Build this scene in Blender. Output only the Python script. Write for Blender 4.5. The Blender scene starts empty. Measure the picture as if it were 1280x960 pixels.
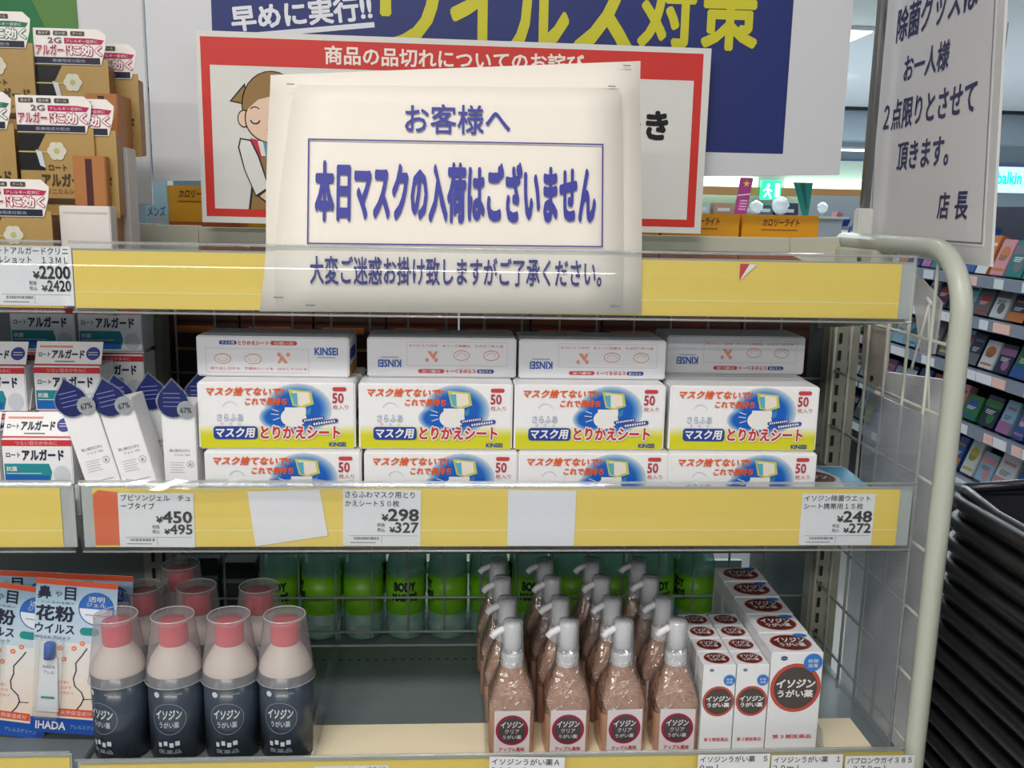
import bpy, bmesh, math, random
from mathutils import Vector, Matrix
random.seed(7)
SC = bpy.context.scene
COL = SC.collection

# ------------------------------------------------------------ camera
cam_data = bpy.data.cameras.new('camera')
cam = bpy.data.objects.new('camera', cam_data)
COL.objects.link(cam)
cam_data.sensor_fit = 'HORIZONTAL'
cam_data.sensor_width = 36.0
cam_data.lens = 36.0 * 1170.0 / 1280.0
cam_data.clip_start = 0.02
cam_data.clip_end = 100
XR = Vector((0.99809, 0.00874, 0.06114)); DN = Vector((-0.05871, -0.18447, 0.98108)); UPV = Vector((0.01985, -0.98280, -0.18361))
# rows: world axes seen from the camera (x right, y down, z forward) -> camera-to-world rotation
M = Matrix(((XR[0], -XR[1], -XR[2]), (DN[0], -DN[1], -DN[2]), (UPV[0], -UPV[1], -UPV[2])))
cam.matrix_world = Matrix.Translation((0.402, -0.998, 0.304)) @ M.to_4x4()
SC.camera = cam

# ------------------------------------------------------------ world, lights, exposure
SC.view_settings.view_transform = 'Standard'
SC.view_settings.look = 'None'
SC.view_settings.gamma = 1.0
SC.view_settings.use_curve_mapping = False
SC.view_settings.exposure = 0.16
W = bpy.data.worlds.new('world'); SC.world = W; W.use_nodes = True
W.node_tree.nodes['Background'].inputs[0].default_value = (0.80, 0.90, 1.0, 1)
W.node_tree.nodes['Background'].inputs[1].default_value = 0.20


def area(name, loc, sx, sy, power, color=(1, 1, 1), rot=(0, 0, 0)):
    d = bpy.data.lights.new(name, 'AREA'); d.shape = 'RECTANGLE'; d.size = sx; d.size_y = sy; d.energy = power; d.color = color
    o = bpy.data.objects.new(name, d); COL.objects.link(o); o.location = loc; o.rotation_euler = rot
    return o


# rows of ceiling tubes: over the aisle in front of the rack, then further into the shop
area('ceiling_tube_light', (-0.10, -1.25, 1.66), 1.3, 0.22, 26, (1.0, 0.95, 0.88))
area('ceiling_tube_light', (-0.5, -3.4, 1.66), 3.4, 0.3, 85, (1.0, 0.95, 0.88))
area('ceiling_tube_light', (-1.9, -1.25, 1.66), 1.3, 0.22, 12, (1.0, 0.95, 0.88))
area('ceiling_tube_light', (2.3, -1.25, 1.66), 1.3, 0.22, 8, (1.0, 0.96, 0.92))
area('ceiling_tube_light', (0.6, 1.3, 1.66), 2.2, 0.22, 26, (0.88, 0.96, 1.0))
area('ceiling_tube_light', (2.6, 3.4, 1.66), 3.0, 0.25, 60, (0.88, 0.96, 1.0))
area('ceiling_tube_light', (3.6, 9.0, 1.66), 5.0, 0.3, 240, (0.86, 0.95, 1.0))


# ------------------------------------------------------------ materials
def lin(c):
    return tuple(((x / 255.0) / 12.92 if x / 255.0 <= 0.04045 else ((x / 255.0 + 0.055) / 1.055) ** 2.4) for x in c)


_mats = {}


def M_(rgb, rough=0.5, metal=0.0, trans=0.0, emit=0.0, noise=0.0, nscale=30.0, bump=0.0, coat=0.0):
    key = (rgb, rough, metal, trans, emit, noise, nscale, bump, coat)
    if key in _mats:
        return _mats[key]
    m = bpy.data.materials.new('surface_%d_%d_%d' % rgb); m.use_nodes = True
    nt = m.node_tree; b = nt.nodes['Principled BSDF']
    c = lin(rgb)
    b.inputs['Base Color'].default_value = (*c, 1)
    b.inputs['Roughness'].default_value = rough
    b.inputs['Metallic'].default_value = metal
    if trans: b.inputs['Transmission Weight'].default_value = trans
    if coat: b.inputs['Coat Weight'].default_value = coat; b.inputs['Coat Roughness'].default_value = 0.12
    if emit:
        b.inputs['Emission Color'].default_value = (*c, 1); b.inputs['Emission Strength'].default_value = emit
    if noise or bump:
        tc = nt.nodes.new('ShaderNodeTexCoord'); nz = nt.nodes.new('ShaderNodeTexNoise')
        nz.inputs['Scale'].default_value = nscale; nz.inputs['Detail'].default_value = 4
        nt.links.new(tc.outputs['Object'], nz.inputs['Vector'])
        if noise:
            mp = nt.nodes.new('ShaderNodeMapRange')
            mp.inputs['To Min'].default_value = 1 - noise; mp.inputs['To Max'].default_value = 1 + noise
            vm = nt.nodes.new('ShaderNodeVectorMath'); vm.operation = 'SCALE'; vm.inputs[0].default_value = c
            nt.links.new(nz.outputs['Fac'], mp.inputs['Value']); nt.links.new(mp.outputs['Result'], vm.inputs['Scale'])
            nt.links.new(vm.outputs['Vector'], b.inputs['Base Color'])
        if bump:
            bp = nt.nodes.new('ShaderNodeBump'); bp.inputs['Strength'].default_value = bump; bp.inputs['Distance'].default_value = 0.002
            nt.links.new(nz.outputs['Fac'], bp.inputs['Height']); nt.links.new(bp.outputs['Normal'], b.inputs['Normal'])
    _mats[key] = m
    return m


def clear(name, tint=(0.95, 0.97, 0.98), haze=0.06, hazecol=(0.8, 0.82, 0.84), gloss=0.9, rough=0.06, bump=0.0):
    """thin clear or frosted plastic: see-through with a diffuse haze and a grazing reflection"""
    key = ('clear', name)
    if key in _mats:
        return _mats[key]
    m = bpy.data.materials.new(name); m.use_nodes = True; nt = m.node_tree; nt.nodes.clear()
    out = nt.nodes.new('ShaderNodeOutputMaterial'); tr = nt.nodes.new('ShaderNodeBsdfTransparent'); tr.inputs[0].default_value = (*tint, 1)
    df = nt.nodes.new('ShaderNodeBsdfDiffuse'); df.inputs[0].default_value = (*hazecol, 1)
    tl = nt.nodes.new('ShaderNodeBsdfTranslucent'); tl.inputs[0].default_value = (*hazecol, 1)
    dm = nt.nodes.new('ShaderNodeMixShader'); dm.inputs[0].default_value = 0.4
    nt.links.new(df.outputs[0], dm.inputs[1]); nt.links.new(tl.outputs[0], dm.inputs[2])
    m1 = nt.nodes.new('ShaderNodeMixShader'); m1.inputs[0].default_value = haze
    nt.links.new(tr.outputs[0], m1.inputs[1]); nt.links.new(dm.outputs[0], m1.inputs[2])
    gl = nt.nodes.new('ShaderNodeBsdfGlossy'); gl.inputs['Roughness'].default_value = rough
    fr = nt.nodes.new('ShaderNodeLayerWeight'); fr.inputs['Blend'].default_value = 0.5
    pw = nt.nodes.new('ShaderNodeMath'); pw.operation = 'POWER'; pw.inputs[1].default_value = 5.0
    ml = nt.nodes.new('ShaderNodeMath'); ml.operation = 'MULTIPLY_ADD'; ml.inputs[1].default_value = 0.9; ml.inputs[2].default_value = 0.045 * gloss
    nt.links.new(fr.outputs['Facing'], pw.inputs[0]); nt.links.new(pw.outputs[0], ml.inputs[0])
    m2 = nt.nodes.new('ShaderNodeMixShader')
    nt.links.new(ml.outputs[0], m2.inputs[0]); nt.links.new(m1.outputs[0], m2.inputs[1]); nt.links.new(gl.outputs[0], m2.inputs[2])
    if bump:
        tc = nt.nodes.new('ShaderNodeTexCoord'); nz = nt.nodes.new('ShaderNodeTexNoise'); nz.inputs['Scale'].default_value = 42; nz.inputs['Detail'].default_value = 2
        nz.inputs['Distortion'].default_value = 1.5
        nt.links.new(tc.outputs['Object'], nz.inputs['Vector'])
        bp = nt.nodes.new('ShaderNodeBump'); bp.inputs['Strength'].default_value = min(1, bump); bp.inputs['Distance'].default_value = 0.012 * bump
        nt.links.new(nz.outputs['Fac'], bp.inputs['Height'])
        nt.links.new(bp.outputs['Normal'], gl.inputs['Normal']); nt.links.new(bp.outputs['Normal'], fr.inputs['Normal'])
    nt.links.new(m2.outputs[0], out.inputs[0])
    _mats[key] = m
    return m


WHITE = M_((232, 230, 228), 0.45)
PAPER = M_((238, 231, 221), 0.6, noise=0.015, nscale=12)
CARD = M_((236, 236, 238), 0.4)
YEL = M_((230, 202, 90), 0.45, noise=0.03, nscale=9)
RACK = M_((196, 194, 176), 0.38, noise=0.03, nscale=20)
RACKW = M_((186, 190, 178), 0.32, noise=0.02, nscale=15)
DECK = M_((118, 128, 130), 0.35, metal=0.2, noise=0.05, nscale=14)
BLACK = M_((14, 13, 16), 0.35)
DARK = M_((30, 28, 30), 0.5)
NAVY = M_((34, 40, 128), 0.5)
RED = M_((200, 48, 40), 0.5)
CLEAR = clear('clear_rail_plastic', haze=0.05)
FROST = clear('frosted_plastic', tint=(0.85, 0.87, 0.9), haze=0.30, hazecol=(0.72, 0.75, 0.78))
WRAP = clear('clear_shrink_wrap', haze=0.05, gloss=4, rough=0.09, bump=1.0)

# ------------------------------------------------------------ geometry helpers
_text_cache = {}


def text_geo(s, shear=0.0):
    key = (s, shear)
    if key in _text_cache:
        return _text_cache[key]
    cu = bpy.data.curves.new('tmp', 'FONT'); cu.body = s; cu.resolution_u = 2; cu.shear = shear; cu.fill_mode = 'FRONT'
    ob = bpy.data.objects.new('tmp', cu); COL.objects.link(ob)
    dg = bpy.context.evaluated_depsgraph_get()
    me = bpy.data.meshes.new_from_object(ob.evaluated_get(dg))
    vs = [v.co.to_2d() for v in me.vertices]; fs = [tuple(p.vertices) for p in me.polygons]
    bpy.data.objects.remove(ob); bpy.data.curves.remove(cu); bpy.data.meshes.remove(me)
    x0 = min(v.x for v in vs); x1 = max(v.x for v in vs); y0 = min(v.y for v in vs); y1 = max(v.y for v in vs)
    W_, H_ = x1 - x0, y1 - y0
    _text_cache[key] = ([((v.x - x0) / W_, (v.y - y0) / H_) for v in vs], fs, W_, H_)
    return _text_cache[key]


class Fr:
    """a flat face of a thing: origin, unit axes u and v; n points out of the face"""
    def __init__(s, o, u, v):
        s.o = Vector(o); s.u = Vector(u).normalized(); s.v = Vector(v).normalized(); s.n = s.u.cross(s.v).normalized()

    def p(s, x, y, lay=0.0):
        return s.o + s.u * x + s.v * y + s.n * (lay * 0.00018)

    def turned(s, x, y, deg):
        a = math.radians(deg)
        return Fr(s.o + s.u * x + s.v * y, s.u * math.cos(a) + s.v * math.sin(a), s.v * math.cos(a) - s.u * math.sin(a))


def FRONT(x=0, y=0, z=0):
    return Fr((x, y, z), (1, 0, 0), (0, 0, 1))


class MB:
    def __init__(s):
        s.v = []; s.f = []; s.m = []; s.sm = []; s.mats = []

    def mi(s, m):
        if m not in s.mats: s.mats.append(m)
        return s.mats.index(m)

    def add(s, vs, fs, m, smooth=False):
        b = len(s.v); k = s.mi(m)
        s.v += [tuple(v) for v in vs]
        for f in fs:
            s.f.append(tuple(b + i for i in f)); s.m.append(k); s.sm.append(smooth)
        return s

    def box(s, x0, x1, y0, y1, z0, z1, m, bev=0.0, rot=None):
        bm = bmesh.new()
        bmesh.ops.create_cube(bm, size=1.0)
        for v in bm.verts:
            v.co = Vector(((x0 + x1) / 2 + v.co.x * (x1 - x0), (y0 + y1) / 2 + v.co.y * (y1 - y0), (z0 + z1) / 2 + v.co.z * (z1 - z0)))
        if bev:
            bmesh.ops.bevel(bm, geom=bm.edges[:], offset=bev, segments=2, affect='EDGES', clamp_overlap=True)
        bm.verts.index_update()
        vs = [(rot @ v.co if rot else v.co.copy()) for v in bm.verts]; fs = [tuple(v.index for v in f.verts) for f in bm.faces]
        bm.free()
        return s.add(vs, fs, m)

    def prism(s, pts, d, m):
        """closed polygon (3-D points, counter-clockwise seen from outside) pushed back by vector d"""
        n = len(pts); d = Vector(d); a = [Vector(p) for p in pts]; b = [p + d for p in a]
        fs = [tuple(range(n)), tuple(range(2 * n - 1, n - 1, -1))] + [(i, n + i, n + (i + 1) % n, (i + 1) % n) for i in range(n)]
        return s.add(a + b, fs, m)

    def lathe(s, prof, m, cx=0, cy=0, n=20, sq=0.0, sx=1.0, sy=1.0, smooth=True):
        """profile of (radius, z) or (radius, z, squareness)"""
        vs = []; fs = []
        for q in prof:
            r, z = q[0], q[1]; e = q[2] if len(q) > 2 else sq
            for i in range(n):
                a = 2 * math.pi * (i + 0.5) / n; c, t = math.cos(a), math.sin(a)
                k = 1.0
                if e: k = (1 - e) + e / max(abs(c), abs(t))
                vs.append((cx + r * k * c * sx, cy + r * k * t * sy, z))
        for j in range(len(prof) - 1):
            for i in range(n):
                fs.append((j * n + i, j * n + (i + 1) % n, (j + 1) * n + (i + 1) % n, (j + 1) * n + i))
        fs.append(tuple(range(n - 1, -1, -1))) if prof[0][0] > 1e-5 else None
        fs.append(tuple((len(prof) - 1) * n + i for i in range(n))) if prof[-1][0] > 1e-5 else None
        return s.add(vs, fs, m, smooth)

    def tube(s, path, r, m, n=8, closed=False, flat=1.0, smooth=True):
        P = [Vector(p) for p in path]; N = len(P); vs = []; fs = []; x = None
        for i, p in enumerate(P):
            a = P[(i - 1) % N] if (closed or i > 0) else p; b = P[(i + 1) % N] if (closed or i < N - 1) else p
            t = (b - a).normalized()
            if x is None:
                up = Vector((0, 0, 1)) if abs(t.z) < 0.9 else Vector((0, 1, 0)); x = t.cross(up).normalized()
            else:
                x = (x - t * x.dot(t)).normalized()
            y = x.cross(t).normalized()
            for k in range(n):
                an = 2 * math.pi * k / n
                vs.append(p + x * (r * math.cos(an)) + y * (r * flat * math.sin(an)))
        L = N if closed else N - 1
        for i in range(L):
            for k in range(n):
                j = (i + 1) % N
                fs.append((i * n + k, i * n + (k + 1) % n, j * n + (k + 1) % n, j * n + k))
        if not closed:
            fs.append(tuple(range(n - 1, -1, -1))); fs.append(tuple((N - 1) * n + k for k in range(n)))
        return s.add(vs, fs, m, smooth)

    # flat print on a face
    def rect(s, fr, x0, y0, x1, y1, m, lay=1):
        return s.add([fr.p(x0, y0, lay), fr.p(x1, y0, lay), fr.p(x1, y1, lay), fr.p(x0, y1, lay)], [(0, 1, 2, 3)], m)

    def pg(s, fr, pts, m, lay=1):
        return s.add([fr.p(x, y, lay) for x, y in pts], [tuple(range(len(pts)))], m)

    def ell(s, fr, cx, cy, rx, ry, m, lay=1, n=28, a0=0, a1=360):
        full = a1 - a0 >= 360
        pts = [(cx + rx * math.cos(math.radians(a0 + (a1 - a0) * i / (n if full else n - 1))), cy + ry * math.sin(math.radians(a0 + (a1 - a0) * i / (n if full else n - 1)))) for i in range(n)]
        return s.pg(fr, pts, m, lay)

    def pill(s, fr, x0, y0, x1, y1, m, lay=1, r=None):
        r = r or (y1 - y0) / 2; pts = []
        for cx, cy, a in ((x1 - r, y0 + r, -90), (x1 - r, y1 - r, 0), (x0 + r, y1 - r, 90), (x0 + r, y0 + r, 180)):
            for k in range(5):
                t = math.radians(a + k * 22.5); pts.append((cx + r * math.cos(t), cy + r * math.sin(t)))
        return s.pg(fr, pts, m, lay)

    def line(s, fr, pts, w, m, lay=1):
        for (ax, ay), (bx, by) in zip(pts, pts[1:]):
            L = math.hypot(bx - ax, by - ay) or 1e-9; nx, ny = -(by - ay) / L * w / 2, (bx - ax) / L * w / 2
            ex, ey = (bx - ax) / L * w / 2.5, (by - ay) / L * w / 2.5
            s.add([fr.p(ax - ex - nx, ay - ey - ny, lay), fr.p(bx + ex - nx, by + ey - ny, lay), fr.p(bx + ex + nx, by + ey + ny, lay), fr.p(ax - ex + nx, ay - ey + ny, lay)], [(0, 1, 2, 3)], m)
        return s

    def frame(s, fr, x0, y0, x1, y1, w, m, lay=1):
        s.rect(fr, x0, y0, x1, y0 + w, m, lay); s.rect(fr, x0, y1 - w, x1, y1, m, lay)
        s.rect(fr, x0, y0 + w, x0 + w, y1 - w, m, lay); return s.rect(fr, x1 - w, y0 + w, x1, y1 - w, m, lay)

    def text(s, fr, t, x0, y0, x1, y1, m, lay=2, bold=0.02, shear=0.0, out=None, ow=0.04):
        """lettering fitted to a box; weight comes from copies shifted by a fraction of the letter size"""
        vs, fs, W_, H_ = text_geo(t, shear)

        def put(wt, mm, ly):
            dx, dy = wt * (x1 - x0) / W_, wt * (y1 - y0) / H_
            nk = 0 if wt < 0.004 else (4 if wt < 0.016 else (8 if wt < 0.045 else 12))
            sh = [(0, 0)] + [(dx * 1.2 * math.cos(2 * math.pi * (j + .5) / nk), dy * 1.2 * math.sin(2 * math.pi * (j + .5) / nk)) for j in range(nk)]
            for q_, (ox, oy) in enumerate(sh):
                s.add([fr.p(x0 + ox + a * (x1 - x0), y0 + oy + b * (y1 - y0), ly + 0.09 * q_) for a, b in vs], fs, mm)
        if out is not None: put(bold + ow, out, lay - 0.6)
        put(bold, m, lay + (0.7 if out is not None else 0.2))
        return s

    def build(s, name, parent=None, loc=None):
        me = bpy.data.meshes.new(name); me.from_pydata(s.v, [], s.f)
        for m in s.mats: me.materials.append(m)
        me.polygons.foreach_set('material_index', s.m); me.polygons.foreach_set('use_smooth', s.sm)
        me.update()
        o = bpy.data.objects.new(name, me); COL.objects.link(o)
        if parent is not None: o.parent = parent
        if loc is not None: o.location = loc
        return o


def tag(o, label, cat, group=None):
    o['label'] = label; o['category'] = cat
    if group: o['group'] = group
    return o


def thing(name, label, cat, loc=(0, 0, 0), rot=(0, 0, 0), group=None):
    o = bpy.data.objects.new(name, None); COL.objects.link(o); o.location = loc; o.rotation_euler = rot
    o.empty_display_size = 0.02
    return tag(o, label, cat, group)


def struct(o):
    o['kind'] = 'structure'; return o


def dup(root, loc, label, rot=None, group=None):
    kids = {}
    for o in COL.objects:
        if o.parent is not None: kids.setdefault(o.parent.name, []).append(o)

    def cp(o, par):
        c = o.copy(); COL.objects.link(c)
        if par is not None: c.parent = par
        for k in kids.get(o.name, []): cp(k, c)
        return c
    r = cp(root, None); r.location = loc; r['label'] = label
    if rot is not None: r.rotation_euler = rot
    if group: r['group'] = group
    return r


def arc(cx, cy, r, a0, a1, n):
    return [(cx + r * math.cos(math.radians(a0 + (a1 - a0) * i / n)), cy + r * math.sin(math.radians(a0 + (a1 - a0) * i / n))) for i in range(n + 1)]


ORD = ['first', 'second', 'third', 'fourth', 'fifth', 'sixth', 'seventh', 'eighth', 'ninth', 'tenth', 'eleventh', 'twelfth', 'thirteenth', 'fourteenth', 'fifteenth', 'sixteenth', 'seventeenth', 'eighteenth', 'nineteenth', 'twentieth']

# ============================================================ the setting
FZ = -1.15
struct(MB().box(-6, 12, -5, 15, FZ - 0.05, FZ, M_((205, 204, 200), 0.25, noise=0.05, nscale=3)).build('floor'))
struct(MB().box(-6, 12, -5, 13.5, 1.72, 1.78, M_((226, 232, 240), 0.7, noise=0.02, nscale=2)).build('ceiling'))
wl = struct(MB().box(-6, 12, 14.4, 14.6, FZ, 1.78, M_((176, 196, 206), 0.7, noise=0.03, nscale=1)).build('wall_back'))
MB().box(-6, 12, 14.36, 14.4, 0.75, 1.2, M_((150, 150, 214), 0.5)).build('band', wl)
bh = struct(MB().box(-6, 12, 11.6, 11.9, 1.30, 1.72, M_((170, 184, 198), 0.6)).build('trim_1'))
struct(MB().box(-6, 12, 11.5, 11.6, 1.68, 1.72, M_((24, 40, 44), 0.4)).build('trim_2'))


def lamp(x, y, w, d, label, z=1.70):
    t = thing('ceiling_lamp', label, 'lamp', (x, y, z), group='lamps in the shop ceiling')
    MB().box(-w / 2, w / 2, -d / 2, d / 2, -0.012, 0.02, M_((225, 228, 230), 0.4), bev=0.004).build('lamp_housing', t)
    MB().box(-w / 2 + .02, w / 2 - .02, -d / 2 + .02, d / 2 - .02, -0.02, -0.012, M_((240, 250, 255), 0.4, emit=7.0)).build('diffuser', t)


lamp(3.44, 6.55, 0.26, 0.5, 'bright ceiling lamp seen just left of the grey sign pole')
lamp(6.41, 11.2, 0.75, 0.35, 'slim ceiling lamp low behind the pole, above the far shop wall', 1.32)
lamp(6.20, 12.4, 0.9, 0.3, 'dimmer far ceiling lamp lowest behind the pole', 1.24)
lamp(9.45, 11.2, 0.95, 0.5, 'ceiling lamp low to the right of the hanging quantity-limit notice', 1.30)
lamp(10.6, 12.4, 0.9, 0.3, 'far lamp just above the glowing cyan-lettered sign', 1.16)

t = thing('ceiling_camera', 'small dark camera hanging from the shop ceiling left of the pole', 'camera', (4.30, 9.0, 1.72))
MB().tube([(0, 0, 0), (0, 0, -.13)], .012, M_((120, 124, 130), .4)).build('stem', t)
MB().box(-.09, .12, -.03, .03, -.15, -.135, M_((90, 94, 100), .4)).build('arm', t)
MB().lathe([(.02, -.27), (.045, -.25), (.05, -.21), (.03, -.15)], M_((50, 52, 58), .3), n=16).build('dome', t)

# illuminated shop sign far away
sg = thing('shop_sign', 'glowing white wall sign with cyan letters in the far right distance', 'sign', (4.55, 5.98, 0.60))
MB().box(-0.16, 0.24, 0.0, 0.06, -0.10, 0.09, M_((190, 220, 235), 0.5, emit=1.0)).build('light_box', sg)
MB().text(FRONT(), 'balkin', -0.085, -0.035, 0.10, 0.05, M_((20, 190, 225), 0.4, emit=1.6), lay=10, bold=0.03).build('lettering', sg)
for hx_ in (-0.12, 0.20): MB().tube([(hx_, 0.03, 0.085), (hx_, 0.03, 1.145)], 0.004, M_((150, 160, 165), 0.5), 6).build('hanger', sg)

# far display wall seen through the gap under the blue board
fw = thing('wall_display', 'far wall display with lit cove and wooden valance, seen under the blue board', 'display', (0, 6, 0))
MB().box(-1.0, 4.3, 0.25, 0.6, FZ, 0.72, M_((196, 214, 214), 0.6)).build('back_panel', fw)
MB().box(-1.0, 4.3, 0.0, 0.1, 0.44, 0.50, M_((196, 146, 92), 0.4, noise=0.1, nscale=8)).build('valance', fw)
MB().box(-1.0, 2.68, 0.12, 0.22, 0.49, 0.58, M_((235, 255, 225), 0.5, emit=1.6)).build('cove_light', fw)
MB().box(2.92, 4.3, 0.12, 0.22, 0.49, 0.58, M_((235, 255, 225), 0.5, emit=1.6)).build('cove_light', fw)
for zz in (0.30, 0.12, -0.06):
    MB().box(-1.0, 4.3, 0.0, 0.25, zz - 0.012, zz, M_((60, 82, 92), 0.4)).build('shelf_board', fw)
ex = thing('exit_sign', 'small glowing green emergency exit sign on the far wall', 'sign', (2.72, 5.93, 0.47))
MB().box(-0.068, 0.076, 0.0, 0.05, -0.06, 0.08, M_((40, 220, 150), 0.4, emit=1.3), bev=0.004).build('light_box', ex)
e = MB(); fr = FRONT()
e.rect(fr, 0.03, -0.04, 0.065, 0.06, M_((235, 255, 250), 0.4, emit=1.5), 12)
e.ell(fr, -0.02, 0.045, 0.012, 0.012, M_((235, 255, 250), 0.4, emit=1.5), 12)
e.line(fr, [(-0.03, 0.03), (-0.02, -0.005), (0.0, -0.045)], 0.014, M_((235, 255, 250), 0.4, emit=1.5), 12)
e.line(fr, [(-0.02, -0.005), (-0.05, -0.04)], 0.012, M_((235, 255, 250), 0.4, emit=1.5), 12)
e.line(fr, [(-0.055, 0.005), (-0.028, 0.022), (0.005, 0.002)], 0.01, M_((235, 255, 250), 0.4, emit=1.5), 12).build('pictogram', ex)

# goods on the far display shelves
random.seed(3)
fcols = [(190, 215, 225, 'pale blue'), (225, 225, 220, 'white'), (90, 120, 150, 'slate blue'), (196, 150, 130, 'salmon'), (120, 160, 130, 'sage green'), (60, 70, 100, 'dark blue'), (170, 190, 170, 'pale green')]
fx = 2.2
i = 0
while fx < 4.1:
    w = 0.1 + 0.08 * ((i * 37) % 10) / 10; c = fcols[(i * 3) % 7]
    t = thing('display_box', '%s box on the far display shelf, %s one along from the pink banner' % (c[3], ORD[i]), 'box', (fx + w / 2, 6.05, 0.30), group='goods on the far display shelf')
    MB().box(-w / 2, w / 2, 0, 0.1, 0.0005, 0.06 + 0.05 * ((i * 7) % 5) / 5, M_(c[:3], 0.5), bev=0.004).build('carton', t)
    MB().rect(FRONT(0, -0.001, 0), -w * .3, 0.02, w * .3, 0.045, WHITE, 3).build('printed_front', t)
    fx += w + 0.03; i += 1

# two banners standing between, two fluffy white pompoms
b = tag(MB().prism([(0, 0, 0), (0.055, 0, 0), (0.075, 0, 0.155), (0.02, 0, 0.155)], (0, 0.003, 0), M_((176, 60, 130), 0.5)).build('pink_banner', loc=(1.585, 3.0, 0.30)), 'pink and magenta paper banner standing behind the orange cartons', 'banner')
bp = MB(); fr = FRONT(0, -0.001, 0)
bp.pg(fr, [(0.012, 0.078), (0.066, 0.084), (0.067, 0.09), (0.013, 0.084)], M_((235, 200, 225), 0.5), 1)
bp.pg(fr, [(0.047 + (0.016 if k % 2 == 0 else 0.007) * math.cos(math.radians(90 + 36 * k)), 0.13 + (0.016 if k % 2 == 0 else 0.007) * math.sin(math.radians(90 + 36 * k))) for k in range(10)], M_((240, 200, 80), 0.5), 2)
for k in range(4): bp.rect(fr, 0.018 + k * .002, 0.02 + k * 0.012, 0.05 + k * 0.002, 0.026 + k * 0.012, M_((240, 170, 210), 0.5), 1)
bp.build('printed_front', b)
b = tag(MB().prism([(0.05, 0, 0), (0.075, 0, 0), (0.085, 0, 0.14), (0.0, 0, 0.14)], (0, 0.004, 0), M_((24, 120, 110), 0.5)).build('teal_banner', loc=(1.835, 3.0, 0.30)), 'dark teal hanging streamer just right of the green exit sign', 'banner')
MB().prism([(0.062, -0.002, 0.03), (0.068, -0.002, 0.03), (0.05, -0.002, 0.138), (0.03, -0.002, 0.138)], (0, 0.001, 0), M_((16, 86, 84), 0.5)).build('fold_stripe', b)


def fluff(loc, r, label):
    bm = bmesh.new(); bmesh.ops.create_icosphere(bm, subdivisions=3, radius=r)
    rr = random.Random(int(r * 10000))
    for v in bm.verts: v.co *= 1 + rr.uniform(-0.14, 0.14); v.co.y *= 0.6
    bm.verts.index_update()
    t = thing('plush_pompom', label, 'pompom', loc)
    MB().add([v.co.copy() for v in bm.verts], [tuple(v.index for v in f.verts) for f in bm.faces], M_((225, 232, 238), 0.9), True).build('fluff', t)
    bm.free()
    MB().tube([(0, 0, 0), (0, 0, -0.038)], 0.004, M_((190, 190, 190), 0.4)).build('stick', t)


fluff((1.68, 3.0, 0.333), 0.028, 'smaller white fluffy pompom right beside the pink banner')
fluff((1.785, 3.0, 0.341), 0.036, 'larger white fluffy pompom left of the teal streamer')
fluff((1.97, 3.0, 0.337), 0.022, 'little white pompom beside the foot of the grey pole')

# counter carrying the banners
ct = thing('display_counter', 'low pale display counter behind the rack under the banners', 'counter', (1.8, 3.1, FZ))
MB().box(-0.9, 0.22, -0.2, 0.25, 0.0, 1.44, M_((170, 182, 186), 0.5)).build('counter_body', ct)
MB().box(-0.92, 0.24, -0.22, 0.27, 1.44, 1.45, M_((200, 205, 200), 0.4)).build('counter_top', ct)

# ============================================================ aisle gondola on the right
AX = 2.1
ag = thing('aisle_gondola', 'long blue-grey gondola of small medicines across the aisle on the right', 'shelf rack', (AX, 0, 0))
GB = M_((96, 104, 120), 0.4, noise=0.04)
MB().box(0.40, 0.44, 0.7, 3.6, FZ, 0.35, M_((60, 62, 78), 0.5)).build('back_panel', ag)
MB().box(0.0, 0.44, 3.6, 3.64, FZ, 0.40, M_((150, 160, 165), 0.5)).build('end_panel', ag)
MB().box(0.0, 0.44, 0.66, 0.70, FZ, 0.40, M_((150, 160, 165), 0.5)).build('end_panel', ag)
AZ = [0.115, -0.02, -0.19, -0.375, -0.56]
for z in AZ:
    sh = MB().box(0.02, 0.40, 0.72, 3.58, z - 0.012, z, GB).build('shelf_board', ag)
    MB().box(0.0, 0.02, 0.72, 3.58, z - 0.03, z + 0.006, M_((128, 136, 152), 0.25)).build('price_rail', sh)
    rr = random.Random(int(z * 1000)); y = 0.8
    while y < 3.5:
        w = rr.choice((0.05, 0.07, 0.09))
        MB().box(-0.002, 0.0, y, y + w, z - 0.027, z + 0.003, M_(rr.choice(((225, 225, 230), (210, 220, 225), (225, 225, 230), (235, 190, 180))), 0.4)).build('price_card', sh)
        y += w + rr.choice((0.004, 0.03, 0.1))

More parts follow.
